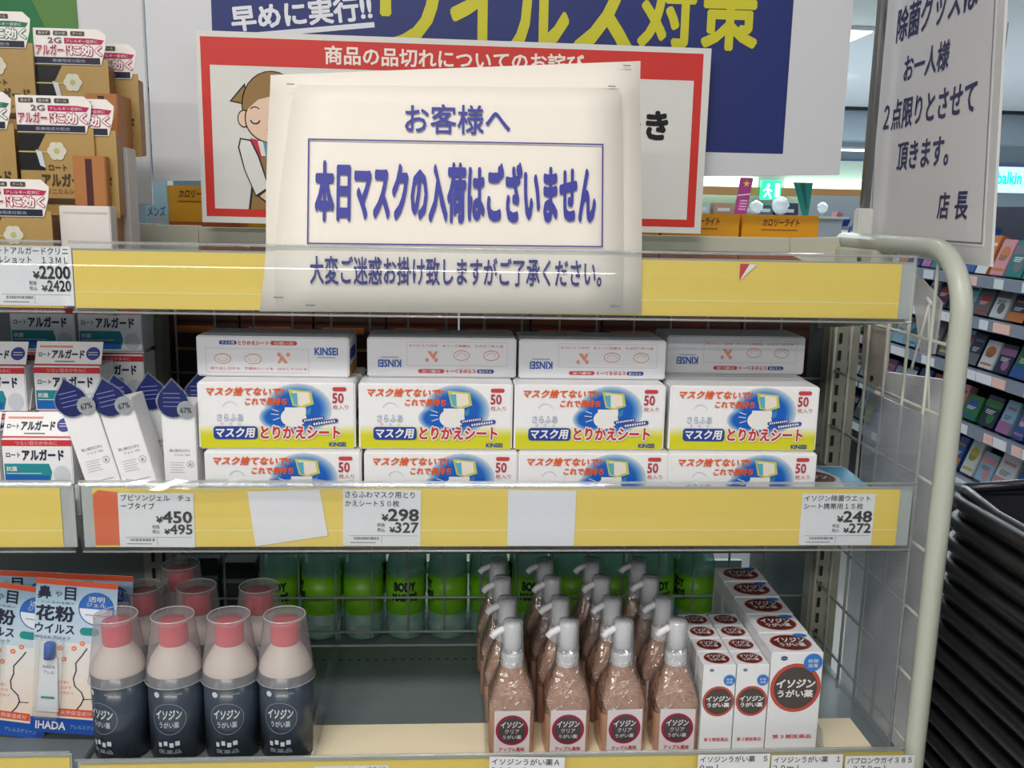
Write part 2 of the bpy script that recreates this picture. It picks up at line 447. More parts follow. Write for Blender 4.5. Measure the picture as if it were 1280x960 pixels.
pc = [((225, 228, 232), 'white'), ((40, 84, 160), 'blue'), ((22, 120, 122), 'teal'), ((190, 44, 50), 'red'), ((26, 30, 70), 'navy'), ((200, 190, 60), 'yellow'),
      ((46, 120, 60), 'green'), ((205, 120, 60), 'orange'), ((150, 190, 215), 'light blue'), ((170, 110, 160), 'mauve'), ((110, 110, 118), 'grey'), ((215, 150, 160), 'pink')]
rr = random.Random(11)
rowname = ['top', 'second', 'third', 'fourth', 'lowest']
prev = None
for si, z in enumerate(AZ):
    y = 1.0; k = 0; combos = [(a, b_) for a in range(12) for b_ in range(12) if a != b_]
    rr.shuffle(combos); combos.sort(key=lambda q: 0 if rr.random() < (0.8 if q[0] in (0, 0, 8, 1, 4) else 0.3) else 1)
    while y < 3.45 and k < len(combos):
        w = rr.uniform(0.055, 0.10); h = rr.uniform(0.085, 0.125) if si else rr.uniform(0.12, 0.22)
        a, b_ = combos[k]; A, B = pc[a], pc[b_]
        lean = 0.35
        t = thing('medicine_pack', 'small %s pack with %s print on the %s shelf of the aisle gondola' % (A[1], B[1], rowname[si]), 'pack', (AX + 0.035, y + w / 2, z + 0.0108), (0, lean, 0), group='packs on the %s aisle shelf' % rowname[si])
        MB().box(0, 0.03, -w / 2, w / 2, 0, h, M_(tuple(int(v * .86) for v in A[0]), 0.3), bev=0.002).build('carton', t)
        fr = Fr((-0.0003, 0, 0), (0, -1, 0), (0, 0, 1)); p = MB(); mb = M_(tuple(int(v * .86) for v in B[0]), 0.35)
        if k % 3 == 0: p.rect(fr, -w * .5, h * .62, w * .5, h * .86, mb); p.ell(fr, w * .1, h * .3, w * .22, w * .22, mb)
        elif k % 3 == 1: p.ell(fr, 0, h * .6, w * .34, h * .2, mb); p.rect(fr, -w * .4, h * .12, w * .4, h * .2, mb)
        else: p.rect(fr, -w * .5, 0.0, w * .5, h * .35, mb); p.rect(fr, -w * .3, h * .72, w * .36, h * .8, mb)
        for q in range(3): p.rect(fr, -w * .3, h * (.42 + .05 * q), w * (.1 + .08 * q), h * (.44 + .05 * q), M_((60, 62, 90) if a in (0, 8, 5, 11) else (225, 225, 228), .5), 2)
        p.build('printed_front', t)
        y += w + rr.uniform(0.006, 0.02); k += 1
# slanted purple and white showcards at the top of the aisle gondola
for k, (y, z, c, lab) in enumerate([(1.55, 0.34, (40, 44, 140), 'slanted blue showcard high on the aisle gondola, nearer one'), (2.75, 0.30, (38, 36, 120), 'dark blue and white showcard seen below the grey sign pole')]):
    t = thing('showcard', lab, 'sign', (AX + 0.02, y, z), (0, 0.3, 0))
    MB().prism([(0, 0.16, -0.09), (0, -0.16, -0.07), (0, -0.16, 0.07), (0, 0.16, 0.0)], (0.004, 0, 0), M_(c, 0.3)).build('card', t)
    MB().pg(Fr((-0.0004, 0, 0), (0, -1, 0), (0, 0, 1)), [(-0.15, -0.085), (0.15, -0.066), (0.15, -0.03), (-0.15, -0.06)], WHITE).build('printed_band', t)

# ============================================================ main rack
rk = thing('shelf_rack', 'beige double-sided shop rack whose shelves carry the masks and gargles', 'shelf rack', (0, 0, FZ))
Z = lambda z: z - FZ


def upright(x):
    u = MB().box(x - 0.022, x + 0.022, 0.295, 0.325, 0.0, Z(0.275), M_((158, 158, 142), 0.4), bev=0.003).build('upright', rk)  # rack paint darkened: the shade on the uprights is put into the colour
    s_ = MB()
    for zz in range(52):
        z = 0.25 - zz * 0.025
        for dx in (-0.0075, 0.0075):
            s_.box(x + dx - 0.0022, x + dx + 0.0022, 0.2935, 0.296, Z(z), Z(z + 0.015), DARK)
    s_.build('slots', u)


upright(-0.017); upright(0.958)
MB().box(0.006, 0.870, 0.296, 0.320, Z(0.250), Z(0.272), RACK, bev=0.002).build('top_rail', rk)
MB().prism([(0.866, 0.290, Z(0.272)), (0.866, 0.290, Z(0.250)), (0.905, 0.286, Z(0.232)), (0.972, 0.286, Z(0.232)), (0.972, 0.286, Z(0.276))], (0, 0.008, 0), RACK).build('rail_bracket', rk)
MB().box(0.943, 0.946, 0.2855, 0.287, Z(0.248), Z(0.268), DARK).build('bracket_slot', rk)
MB().prism([(-0.02, 0.291, Z(0.235)), (0.058, 0.291, Z(0.235)), (0.058, 0.291, Z(0.274)), (-0.02, 0.291, Z(0.274))], (0, 0.02, 0), RACK).build('rail_bracket', rk)
MB().box(-0.9, 0.98, 0.02, 0.34, 0.0, Z(-0.62), RACK, bev=0.004).build('base_plinth', rk)
w_ = MB()
WIRE = M_((150, 160, 158), 0.35)
for k in range(17): w_.tube([(0.015 + k * 0.0535, 0.318, Z(-0.33)), (0.015 + k * 0.0535, 0.318, Z(0.24))], 0.0016, WIRE, 6)
for z in (-0.32, -0.266, -0.15, -0.03, 0.07, 0.18): w_.tube([(0.0, 0.3165, Z(z)), (0.945, 0.3165, Z(z))], 0.0018, WIRE, 6)
w_.build('back_mesh', rk)
for x in (-0.028, 0.962):  # dark panels added to block the pale background showing through the side gaps
    MB().box(x - 0.004, x + 0.004, 0.33, 0.64, Z(-0.36), Z(0.24), M_((84, 90, 88), 0.5)).build('gap_block_panel', rk)
# cream-grey skin behind the middle shelf, leaving the lower bay open to the other side
MB().box(0.006, 0.935, 0.322, 0.325, Z(-0.20), Z(-0.045), M_((120, 130, 128), 0.5)).build('back_panel', rk)
MB().box(-0.9, -0.04, 0.322, 0.325, Z(-0.35), Z(0.24), M_((120, 124, 124), 0.5)).build('back_panel', rk)


def shelf(label, x0, x1, z, yf, depth, strip_top, strip_h, strip_x0, strip_x1, name='rack_shelf', tint=YEL, thick=0.022):
    t = thing(name, label, 'shelf', ((x0 + x1) / 2, yf, z))
    cx = (x0 + x1) / 2; a, b_ = x0 - cx, x1 - cx
    d = MB().box(a, b_, 0.004, depth, -thick, 0.0, DECK, bev=0.0015).build('shelf_deck', t)
    hl = MB(); n = int((b_ - a - 0.04) / 0.0125)
    for k in range(n):
        for yy in (0.022, depth * 0.86):
            hl.box(a + 0.02 + k * 0.0125, a + 0.024 + k * 0.0125, yy, yy + 0.003, -0.0002, 0.0003, DARK)
    hl.build('deck_holes', d)
    st = strip_top - z; sb = st - strip_h; sa, sb_ = strip_x0 - cx, strip_x1 - cx
    # back plate that carries the strip, the yellow strip itself and its clear curved cover
    MB().box(a, b_, 0.001, 0.004, sb - 0.0005, st + 0.002, M_((170, 176, 176), 0.4)).build('rail_plate', t)
    ys = MB().box(sa, sb_, -0.0004, 0.0009, sb, st, tint).build('yellow_strip', t)
    MB().box(sa, sb_, -0.0007, -0.0004, sb + strip_h * .27, sb + strip_h * .29, M_((232, 220, 150), 0.4)).build('strip_line', ys)
    prof = []
    for k in range(11):
        u = k / 10; prof.append((-0.004 - 0.010 * math.sin(math.pi * u), sb - 0.004 + (strip_h + 0.012) * u))
    cv = MB(); vs = []
    for (y, zz) in prof: vs += [(a, y, zz), (b_, y, zz)]
    cv.add(vs, [(2 * i, 2 * i + 1, 2 * i + 3, 2 * i + 2) for i in range(10)], CLEAR, True)
    cv.tube([(a, -0.0045, st + 0.0085), (b_, -0.0045, st + 0.0085)], 0.0016, clear('clear_lip', haze=0.35, gloss=2.0), 8)
    cv.tube([(a, -0.004, sb - 0.004), (b_, -0.004, sb - 0.004)], 0.0012, clear('clear_lip'), 8)
    cv.build('clear_cover', t)
    return t


up = shelf('upper shelf with a yellow price strip below the white notice', 0.006, 0.901, 0.200, 0.0, 0.285, 0.2535, 0.0595, 0.008, 0.887, thick=0.006)
mi = shelf('middle shelf carrying the boxes of mask sheets', 0.0, 0.925, -0.040, 0.0, 0.270, -0.001, 0.067, 0.012, 0.910)
lo = shelf('lower shelf carrying the gargle bottles and cartons', -0.015, 0.943, -0.330, -0.022, 0.312, -0.316, 0.068, -0.012, 0.936)
shelf('upper shelf of the left bay holding the gold blister packs', -0.5, -0.002, 0.200, 0.0, 0.285, 0.2535, 0.0595, -0.5, -0.004, thick=0.006)
shelf('middle shelf of the left bay with a shiny yellow strip', -0.5, -0.008, -0.040, 0.0, 0.270, -0.001, 0.067, -0.5, -0.022)
shelf('lower shelf of the left bay holding the allergy blister cards', -0.5, -0.021, -0.330, -0.022, 0.312, -0.306, 0.068, -0.5, -0.023)
MB().box(-0.226, 0.448, 0.012, 0.098, 0.0002, 0.0008, M_((248, 234, 202), 0.5)).build('cream_liner', lo)
# shelf brackets
for s_, z in ((up, 0.2), (mi, -0.04)):
    for sx in (-1, 1):
        x = sx * 0.455
        MB().prism([(x, 0.02, -0.004), (x, 0.27, -0.004), (x, 0.27, -0.05), (x, 0.2, -0.04), (x, 0.02, -0.012)], (-sx * 0.003, 0, 0), RACK).build('bracket', s_)

# ---------------- side frame with wire mesh
sf = thing('side_frame', 'pale tubular end frame with wire mesh closing the right side of the rack', 'frame', (0.945, 0, 0))
path = [(0, 0.30, 0.270), (0, 0.16, 0.270), (0, 0.052, 0.270)] + [(0, y, z) for y, z in arc(0.048, 0.196, 0.074, 90, 180, 8)][1:] + [(0, -0.026, 0.1), (0, -0.026, -0.4), (0, -0.026, -0.9), (0, -0.026, FZ)]
MB().tube(path, 0.0115, RACKW, 14).build('tube_frame', sf)
for z in (0.166, 0.086, 0.006, -0.074, -0.154, -0.234, -0.314, -0.394):
    MB().tube([(0, -0.022, z), (0, 0.295, z)], 0.0020, RACKW, 8).build('wire', sf)
for k in range(6):
    y = 0.028 + k * 0.053
    MB().tube([(-0.003, y, -0.45), (-0.003, y, 0.265)], 0.0021, RACKW, 8).build('wire', sf)
# the plate joining the frame to the upright
MB().box(-0.016, 0.014, 0.17, 0.30, 0.236, 0.262, RACK, bev=0.002).build('joint_plate', sf)
MB().lathe([(0.0045, 0), (0.0045, 0.002), (0.002, 0.003)], DARK, n=10).build('screw', sf).matrix_local = Matrix.Translation((-0.0163, 0.205, 0.249)) @ Matrix.Rotation(-math.pi / 2, 4, 'Y')

t = tag(MB().prism([(0.0, 0.035, -0.60), (0, 0.035, 0.118), (0, 0.215, 0.098), (0, 0.215, -0.60)], (0.006, 0, 0), M_((240, 240, 242), 0.4, noise=0.02)).build('white_end_board', loc=(0.984, 0.0, 0)), 'plain white board standing just outside the wire end frame', 'board')
t = tag(MB().box(0, 0.0025, 0.005, 0.150, -0.328, 0.085, FROST).build('frosted_divider', loc=(0.929, 0, 0)), 'frosted clear plastic side divider inside the wire end frame', 'divider')

# hooks and card hanging on the mesh
hk = thing('hanging_card', 'rounded beige card hanging on the wire mesh by a hook', 'card', (0.952, 0.0, 0))
cp = [(0, 0.225, 0.172), (0, 0.150, 0.172)] + [(0, y, z) for y, z in arc(0.1875, 0.11, 0.0375, 0, -180, 8)][::1]
cp = [(0, 0.150, 0.172), (0, 0.225, 0.172)] + [(0, y, z) for y, z in arc(0.1875, 0.118, 0.0375, 0, -180, 8)]
MB().prism(cp, (0.002, 0, 0), M_((200, 190, 176), 0.5)).build('card', hk)
MB().lathe([(0.004, 0), (0.004, 0.0012)], DARK, n=12).build('punch_hole', hk).matrix_local = Matrix.Translation((-0.0002, 0.1875, 0.094)) @ Matrix.Rotation(-math.pi / 2, 4, 'Y')
hk = thing('wire_hook', 'thin white double-pronged wire hook hung on the end mesh', 'hook', (0.947, 0.0, 0))
WW = M_((225, 226, 222), 0.3)
MB().tube([(0.0035, 0.055, 0.205), (0.006, 0.045, 0.12), (0.008, 0.030, 0.045)], 0.0016, WW).build('prong', hk)
MB().tube([(0.0035, 0.055, 0.205), (0.006, 0.085, 0.13), (0.010, 0.095, 0.12)], 0.0016, WW).build('prong', hk)
MB().tube([(0.0035, 0.062, 0.212), (0.0035, 0.048, 0.205)], 0.0022, WW).build('hook_end', hk)
hk = tag(MB().prism([(0, 0.115, 0.245), (0, 0.120, 0.215), (0, 0.095, 0.205), (0, 0.070, 0.150), (0, 0.040, 0.155), (0, 0.035, 0.215), (0, 0.062, 0.228), (0, 0.085, 0.238)], (0.003, 0, 0), clear('thin_bag', haze=0.55, hazecol=(0.8, 0.78, 0.76))).build('plastic_bag_scrap', loc=(0.953, 0, -0.006)), 'crumpled whitish plastic tag caught in the mesh near the frame corner', 'tag')

# sign pole
pl = thing('sign_pole', 'grey metal pole rising from the rack beside the quantity-limit notice', 'pole', (0.957, 0.268, 0.2745))
MB().tube([(0, 0, 0.03), (0, 0, 0.75)], 0.0068, M_((138, 138, 138), 0.3, metal=0.6), 14).build('pole_tube', pl)
MB().box(-0.010, 0.010, -0.009, 0.011, 0.0, 0.040, M_((214, 216, 212), .4), bev=0.002).build('pole_socket', pl)

# ---------------- quantity limit notice, hangs along the side frame
sn = thing('limit_notice', 'white quantity-limit notice with grey border hanging on the right end of the rack', 'sign', (0.965, -0.027, 0.256))
dv = Vector((0.057, 0.998, 0)).normalized()
N0 = Fr((0, 0, 0), -dv, (0, 0, 1))            # reads from the far edge to the near edge
tl_ = math.radians(6.5)
F = Fr(N0.p(-0.330, 0.018), N0.u, N0.v * math.cos(tl_) - N0.u * math.sin(tl_))   # the sheet hangs a little askew
q = [F.p(-0.008, -0.020), F.p(0.338, -0.020), F.p(0.338, 0.47), F.p(-0.008, 0.47)]
MB().prism(q, F.n * -0.003, M_((206, 206, 206), 0.4)).build('backing_board', sn)
q = [F.p(0, 0, 3), F.p(0.322, 0, 3), F.p(0.322, 0.46, 3), F.p(0, 0.46, 3)]
MB().prism(q, F.n * -0.0005, M_((214, 212, 214), 0.55)).build('paper', sn)
p = MB(); p.frame(F, 0.003, 0.003, 0.319, 0.456, 0.0016, M_((110, 110, 116), 0.5), 5)


F2 = Fr(F.o, N0.u, N0.v)
NV = M_((38, 40, 92), 0.5)
for txt, s0, z0, s1, z1 in (('除菌グッズは', 0.298, 0.530, 0.080, 0.572), ('お一人様', 0.262, 0.475, 0.136, 0.508), ('２点限りとさせて', 0.316, 0.418, 0.060, 0.455), ('頂きます。', 0.258, 0.364, 0.112, 0.398), ('店', 0.125, 0.303, 0.097, 0.333), ('長', 0.082, 0.303, 0.052, 0.333)):
    x0, y0 = -s0 + 0.330, z0 - 0.274; x1, y1 = -s1 + 0.330, z1 - 0.274
    p.text(F2, txt, x0, y0, x1, y1, NV, lay=6, bold=0.018)
p.build('lettering', sn)

# ============================================================ boards and posters
bd = thing('virus_board', 'large white board with a navy panel and yellow headline above the rack', 'sign', (0.46, 0.285, 0.34))
bx0, bx1 = -0.455, 0.465
MB().prism([(bx0, 0, -0.009), (bx1, 0, 0.019), (bx1, 0, 0.44), (bx0, 0, 0.44)], (0, 0.008, 0), M_((216, 217, 222), 0.5, noise=0.01, nscale=3)).build('board', bd)
fr = FRONT(0, 0, -0.34); p = MB()
p.rect(fr, -0.372, 0.385, 0.384, 0.77, M_((26, 42, 112), 0.5), 2)
YT = M_((206, 200, 40), 0.5)
for k, ch in enumerate('ウイルス対策'):
    x = -0.155 + k * 0.0838
    w = 0.072; bx = {'イ': 0.006, 'ル': 0.0}.get(ch, 0)
    p.text(fr, ch, x + bx, 0.519 if k > 3 else 0.508, x + w, 0.605, YT, lay=5, bold=0.03)
WS = M_((226, 228, 236), 0.5)
f3 = fr.turned(-0.345, 0.521, 6.5)
p.text(f3, '早めに実行!!', 0, 0, 0.178, 0.030, WS, lay=5, bold=0.03)
p.rect(f3, -0.002, -0.010, 0.180, -0.0035, WS, 4)
p.build('printed_panel', bd)

bd2 = thing('left_board', 'white board with green print above the left bay', 'sign', (-0.25, 0.283, 0.30))
MB().box(-0.25, 0.252, 0.002, 0.008, 0.0, 0.50, M_((214, 215, 218), 0.5), bev=0.001).build('board', bd2)
p = MB(); fr = FRONT(0, 0.001, -0.30)
p.pg(fr, [(-0.25, 0.475), (0.172, 0.475), (0.166, 0.80), (-0.25, 0.80)], M_((84, 132, 62), 0.5), 2)
p.pg(fr, [(-0.25, 0.475), (0.115, 0.475), (0.132, 0.515), (0.112, 0.56), (0.108, 0.80), (-0.25, 0.80)], M_((24, 112, 62), 0.5), 3)
p.build('printed_panel', bd2)

# red framed poster with a bowing shop assistant
rp = thing('apology_poster', 'red framed poster with a bowing shop assistant behind the white notice', 'poster', (0.40, 0.262, 0.276))
MB().box(-0.328, 0.331, 0, 0.0012, 0.002, 0.240, M_((222, 222, 218), 0.45), rot=Matrix.Rotation(math.radians(0.25), 3, 'Y')).build('paper', rp)
fr = Fr((0, 0, 0), (1, 0, -0.0044), (0, 0, 1)); p = MB()
RD = M_((208, 46, 38), 0.45)
p.rect(fr, -0.322, 0.010, 0.322, 0.020, RD); p.rect(fr, -0.322, 0.199, 0.322, 0.233, RD)
p.rect(fr, -0.322, 0.020, -0.311, 0.199, RD); p.rect(fr, 0.311, 0.020, 0.322, 0.199, RD)
p.text(fr, '商品の品切れについてのお詫び', -0.166, 0.2045, 0.165, 0.2265, M_((245, 235, 225), 0.5), lay=3, bold=0.02)
p.text(fr, 'つき', 0.210, 0.124, 0.278, 0.158, BLACK, lay=3, bold=0.04)
# assistant: flat drawing
OUT = M_((40, 34, 30), 0.6); SK = M_((236, 204, 180), 0.6); HAT = M_((150, 116, 66), 0.6); WS2 = M_((228, 228, 226), 0.6)
hx, hy = -0.238, 0.141
p.pg(fr, [(-0.288, 0.155), (-0.268, 0.178), (-0.262, 0.150)], OUT, 2); p.pg(fr, [(-0.285, 0.156), (-0.269, 0.174), (-0.264, 0.152)], HAT, 3)
p.ell(fr, -0.234, 0.150, 0.039, 0.044, OUT, 3); p.ell(fr, -0.234, 0.150, 0.0375, 0.0425, HAT, 4)
p.ell(fr, -0.270, 0.134, 0.0085, 0.011, OUT, 4); p.ell(fr, -0.270, 0.134, 0.0072, 0.0095, SK, 5)
p.ell(fr, -0.234, 0.134, 0.0355, 0.0305, OUT, 5); p.ell(fr, -0.234, 0.134, 0.034, 0.029, SK, 6)
p.pg(fr, [(-0.2685, 0.143), (-0.258, 0.1665), (-0.234, 0.1785), (-0.21, 0.1665), (-0.20, 0.143), (-0.215, 0.158), (-0.234, 0.163), (-0.252, 0.158)], HAT, 7)
for ex_ in (-0.256, -0.217): p.line(fr, arc(ex_, 0.134, 0.006, 200, 340, 5), 0.0016, OUT, 8); p.line(fr, arc(ex_, 0.142, 0.007, 40, 140, 4), 0.0012, OUT, 8)
p.ell(fr, -0.238, 0.125, 0.0025, 0.0012, M_((200, 140, 120), .6), 8); p.line(fr, arc(-0.236, 0.119, 0.005, 20, 160, 4), 0.0012, OUT, 8)
# torso, apron, arms
p.pg(fr, [(-0.262, 0.108), (-0.206, 0.108), (-0.196, 0.06), (-0.20, 0.020), (-0.268, 0.020), (-0.262, 0.06)], OUT, 2)
p.pg(fr, [(-0.259, 0.106), (-0.208, 0.106), (-0.199, 0.06), (-0.202, 0.020), (-0.265, 0.020), (-0.259, 0.06)], HAT, 3)
p.pg(fr, [(-0.257, 0.107), (-0.213, 0.107), (-0.216, 0.088), (-0.254, 0.088)], WS2, 4)
p.pg(fr, [(-0.263, 0.110), (-0.254, 0.108), (-0.249, 0.086), (-0.255, 0.084)], M_((196, 40, 70), .6), 5)
p.pg(fr, [(-0.247, 0.106), (-0.242, 0.105), (-0.236, 0.072), (-0.241, 0.072)], M_((100, 150, 170), .6), 6)
p.rect(fr, -0.243, 0.056, -0.228, 0.076, OUT, 6); p.rect(fr, -0.242, 0.057, -0.229, 0.075, WS2, 7); p.rect(fr, -0.240, 0.060, -0.231, 0.071, M_((60, 160, 170), .6), 8)
p.pg(fr, [(-0.276, 0.110), (-0.262, 0.108), (-0.252, 0.088), (-0.240, 0.048), (-0.258, 0.036), (-0.272, 0.070), (-0.279, 0.098)], OUT, 7)
p.pg(fr, [(-0.2745, 0.108), (-0.263, 0.106), (-0.254, 0.087), (-0.242, 0.049), (-0.2575, 0.0385), (-0.2705, 0.070), (-0.277, 0.098)], WS2, 8)
p.pg(fr, [(-0.240, 0.048), (-0.226, 0.052), (-0.220, 0.030), (-0.236, 0.022), (-0.256, 0.037)], OUT, 7); p.pg(fr, [(-0.2405, 0.0465), (-0.228, 0.050), (-0.222, 0.0315), (-0.236, 0.0245), (-0.253, 0.037)], SK, 8)
p.build('printed_picture', rp)

# ---------------- white notice on the upper strip (two sheets, lower edge tucked behind the clear cover)
nb = thing('mask_notice', 'big white no-masks-today notice on two sheets tucked behind the upper strip cover', 'sign', (0.40, -0.0030, 0.19))
LEAN = 0.20


def sheet(name, pts, y0, m, seams=None):
    """polygonal sheet in the bent surface; pts = left edge and right edge pairs from foot to head"""
    vs = []; fs = []; k = 8
    for (xl, xr, zl, zr) in pts:
        for j in range(k + 1):
            w = j / k; z = zl + (zr - zl) * w
            y = y0 + (max(0, z - 0.258)) * LEAN + 0.0003 * math.sin(w * 9 + z * 30)
            if name == 'back_sheet' and z > 0.30: y += 0.010 * min(1, (z - 0.30) / 0.10) - 0.20 * max(0, z - 0.405)
            vs.append((xl + (xr - xl) * w - 0.40, y, z - 0.19))
    for i in range(len(pts) - 1):
        for j in range(k): fs.append((i * (k + 1) + j, i * (k + 1) + j + 1, (i + 1) * (k + 1) + j + 1, (i + 1) * (k + 1) + j))
    o = MB().add(vs, fs, m, True).build(name, nb)
    md = o.modifiers.new('thickness', 'SOLIDIFY'); md.thickness = 0.0004; md.offset = 0
    return o


sheet('back_sheet', [(0.1965, 0.6025, 0.193, 0.196), (0.202, 0.601, 0.23, 0.23), (0.205, 0.600, 0.262, 0.262), (0.204, 0.600, 0.32, 0.32), (0.204, 0.600, 0.38, 0.38), (0.206, 0.598, 0.42, 0.42), (0.207, 0.597, 0.437, 0.462)], 0.0010, PAPER)
sheet('front_sheet', [(0.214, 0.582, 0.1945, 0.197), (0.213, 0.581, 0.23, 0.23), (0.214, 0.580, 0.262, 0.262), (0.219, 0.579, 0.32, 0.32), (0.226, 0.577, 0.38, 0.38), (0.230, 0.576, 0.41, 0.41), (0.236, 0.574, 0.427, 0.433)], -0.0002, PAPER)
p = MB(); sl = math.atan(LEAN)
fu = Fr((-0.40, -0.0011, 0.258 - 0.19), (1, 0, 0.006), (0, math.sin(sl), math.cos(sl)))
fl = Fr((-0.40, -0.0011, 0.0), (1, 0, 0.004), (0, 0, 1))
cs = math.cos(sl)
NB = M_((44, 48, 150), 0.5)
H = lambda z: (z - 0.258) / cs
p.text(fu, 'お客様へ', 0.348, H(0.378), 0.458, H(0.408), NB, lay=6, bold=0.012)
p.frame(fu, 0.2475, H(0.2625), 0.5575, H(0.3705), 0.0015, M_((60, 50, 140), 0.5), 6)
p.text(fu, '本日マスクの入荷はございません', 0.256, H(0.288), 0.549, H(0.347), NB, lay=7, bold=0.040)
p.text(fl, '大変ご迷惑お掛け致しますがご了承ください。', 0.2505, 0.222 - 0.19, 0.557, 0.251 - 0.19, M_((48, 46, 130), 0.5), lay=7, bold=0.016)
p.build('lettering', nb)
s_ = MB(); GRY = M_((120, 118, 124), 0.5)
for x, z in ((0.212, 0.207), (0.245, 0.199), (0.568, 0.201), (0.562, 0.430), (0.578, 0.452), (0.225, 0.425)):
    s_.rect(fl, x, z - 0.19, x + 0.010, z - 0.19 + 0.0012, GRY, 8) if z < 0.26 else s_.rect(fu, x, H(z) - 0.0, x + 0.008, H(z) + 0.0012, GRY, 8)
s_.build('staples', nb)

# small red and white folded corner on the upper strip
rc = thing('corner_flag', 'tiny red and white folded triangle on the upper yellow strip', 'tag', (0.7075, -0.0018, 0.233))
MB().prism([(0, 0, 0), (0.010, 0, 0.018), (0.0, 0, 0.018)], (0, 0.0004, 0), M_((196, 40, 44), 0.5)).build('red_half', rc)
MB().prism([(0, 0, 0), (0.018, 0, 0.0175), (0.0102, 0, 0.018)], (0, 0.0004, 0), WHITE).build('white_half', rc)

# ============================================================ price tags
def price_tag(label, x0, z1, x1, z0, y, lines, pr=None, rz=0.0, name='price_tag'):
    w, h = x1 - x0, z1 - z0
    t = thing(name, label, 'price tag', (x0, y, z0), (0, rz, 0), group='price tags in the yellow strips')
    MB().box(0, w, 0, 0.0006, 0, h, M_((222, 224, 228), 0.5)).build('card', t)
    fr = FRONT(); q = MB(); K = M_((22, 20, 26), 0.5)
    n = len(lines)
    for i, (s, a, b_) in enumerate(lines):
        q.text(fr, s, w * a, h * (0.86 - 0.155 * i), w * b_, h * (0.975 - 0.155 * i), K, 2, 0.005)
    if pr:
        q.text(fr, '¥', w * .50, h * .455, w * .58, h * .57, K, 2, 0.03); q.text(fr, pr[0], w * .585, h * .455, w * .97, h * .665, K, 2, 0.024)
        q.text(fr, '¥', w * .60, h * .245, w * .67, h * .34, K, 2, 0.03); q.text(fr, pr[1], w * .675, h * .245, w * .97, h * .425, K, 2, 0.020)
        q.text(fr, '税抜', w * .44, h * .345, w * .54, h * .415, K, 2, 0.0); q.text(fr, '税込', w * .44, h * .255, w * .54, h * .325, K, 2, 0.0)
        q.line(fr, [(w * .08, h * .185), (w * .96, h * .185)], 0.0003, K, 1); q.line(fr, [(w * .5, h * .185), (w * .5, h * .03)], 0.0003, K, 1)
        rr = random.Random(len(label)); x = w * .14
        while x < w * .47:
            b_ = rr.choice((0.0003, 0.0005, 0.0008)); q.rect(fr, x, h * .11, x + b_, h * .16, K, 1); x += b_ + rr.choice((0.0004, 0.0007))
        q.line(fr, [(w * .1, h * .06), (w * .42, h * .06)], 0.0008, M_((90, 90, 96), .5), 1)
    q.build('lettering', t)
    return t


TY = -0.0014
price_tag('white ¥2200 price tag on the upper strip below the gold blister packs', -0.072, 0.2575, 0.007, 0.196, TY, [('ートアルガードクリニ', .05, .96), ('ルショット　１３ＭＬ', .05, .95)], ('2200', '2420'))
price_tag('white ¥450 gel price tag beside the orange card on the middle strip', 0.0385, -0.006, 0.119, -0.0675, TY, [('ブビソンジェル　チュ', .04, .96), ('ープタイプ', .04, .48)], ('450', '495'), 0.008)
price_tag('white ¥298 mask sheet price tag in the middle of the middle strip', 0.280, -0.002, 0.3655, -0.0665, TY, [('さらふわマスク用とり', .03, .92), ('かえシート５０枚', .03, .72)], ('298', '327'), 0.01)
price_tag('white ¥248 wet sheet price tag at the right end of the middle strip', 0.796, -0.006, 0.881, -0.067, TY, [('イソジン除菌ウエット', .03, .93), ('シート携帯用１５枚', .03, .84)], ('248', '272'))
LY = -0.0236
price_tag('lower strip price tag below the empty space beside the navy bottles', 0.247, -0.3215, 0.331, -0.385, LY, [('ＮＩＤＯピトップうが', .03, .95)], None)
LY = -0.0385
price_tag('lower strip price tag under the leftmost column of peach pump bottles', 0.443, -0.3035, 0.5285, -0.372, LY, [('イソジンうがい薬Ａ', .03, .93), ('２００ｍｌ', .03, .50)], None, 0.03)
price_tag('lower strip price tag under the narrow gargle cartons', 0.684, -0.3055, 0.768, -0.372, LY, [('イソジンうがい薬　５', .03, .96), ('０ｍｌ', .03, .30)], None)
price_tag('lower strip price tag under the wide gargle cartons', 0.770, -0.3075, 0.854, -0.374, LY, [('イソジンうがい薬　１', .03, .96), ('２０ｍｌ', .03, .40)], None)
price_tag('lower strip price tag at the far right end beside the frame post', 0.857, -0.3100, 0.940, -0.376, LY, [('パブロンウガイ３８５', .03, .95), ('　２７０ｍｌ', .12, .60)], None)
t = tag(MB().prism([(-0.043, 0, 0.0295), (0.035, 0, 0.032), (0.043, 0, -0.021), (-0.036, 0, -0.033)], (0, 0.0005, 0), M_((228, 226, 232), 0.5)).build('blank_tag', loc=(0.2205, -0.0014, -0.034)), 'crooked blank white card on the middle strip left of the ¥298 tag', 'card')
t = tag(MB().prism([(-0.038, 0, -0.033), (0.037, 0, -0.0335), (0.038, 0, 0.031), (-0.038, 0, 0.0315)], (0, 0.0005, 0), M_((222, 224, 232), 0.5)).build('blank_tag', loc=(0.5005, -0.0014, -0.034)), 'straight blank white card on the middle strip right of the ¥298 tag', 'card')
t = tag(MB().prism([(0, 0, -0.0655), (0.029, 0, -0.0655), (0.029, 0, -0.006), (0.006, 0, -0.003), (0.0, 0, -0.008)], (0, 0.0004, 0), M_((214, 92, 40), 0.5)).build('orange_card', loc=(0.0125, -0.0011, 0)), 'orange card at the left end of the middle strip', 'card')
for x0, z0, x1, z1, lab in ((0.030, -0.386, 0.180, -0.330, 'pale blank card in the lower strip under the navy bottles'),):
    tag(MB().box(x0, x1, -0.0236, -0.0231, z0, z1, M_((226, 220, 200), .5)).build('blank_tag'), lab, 'card')

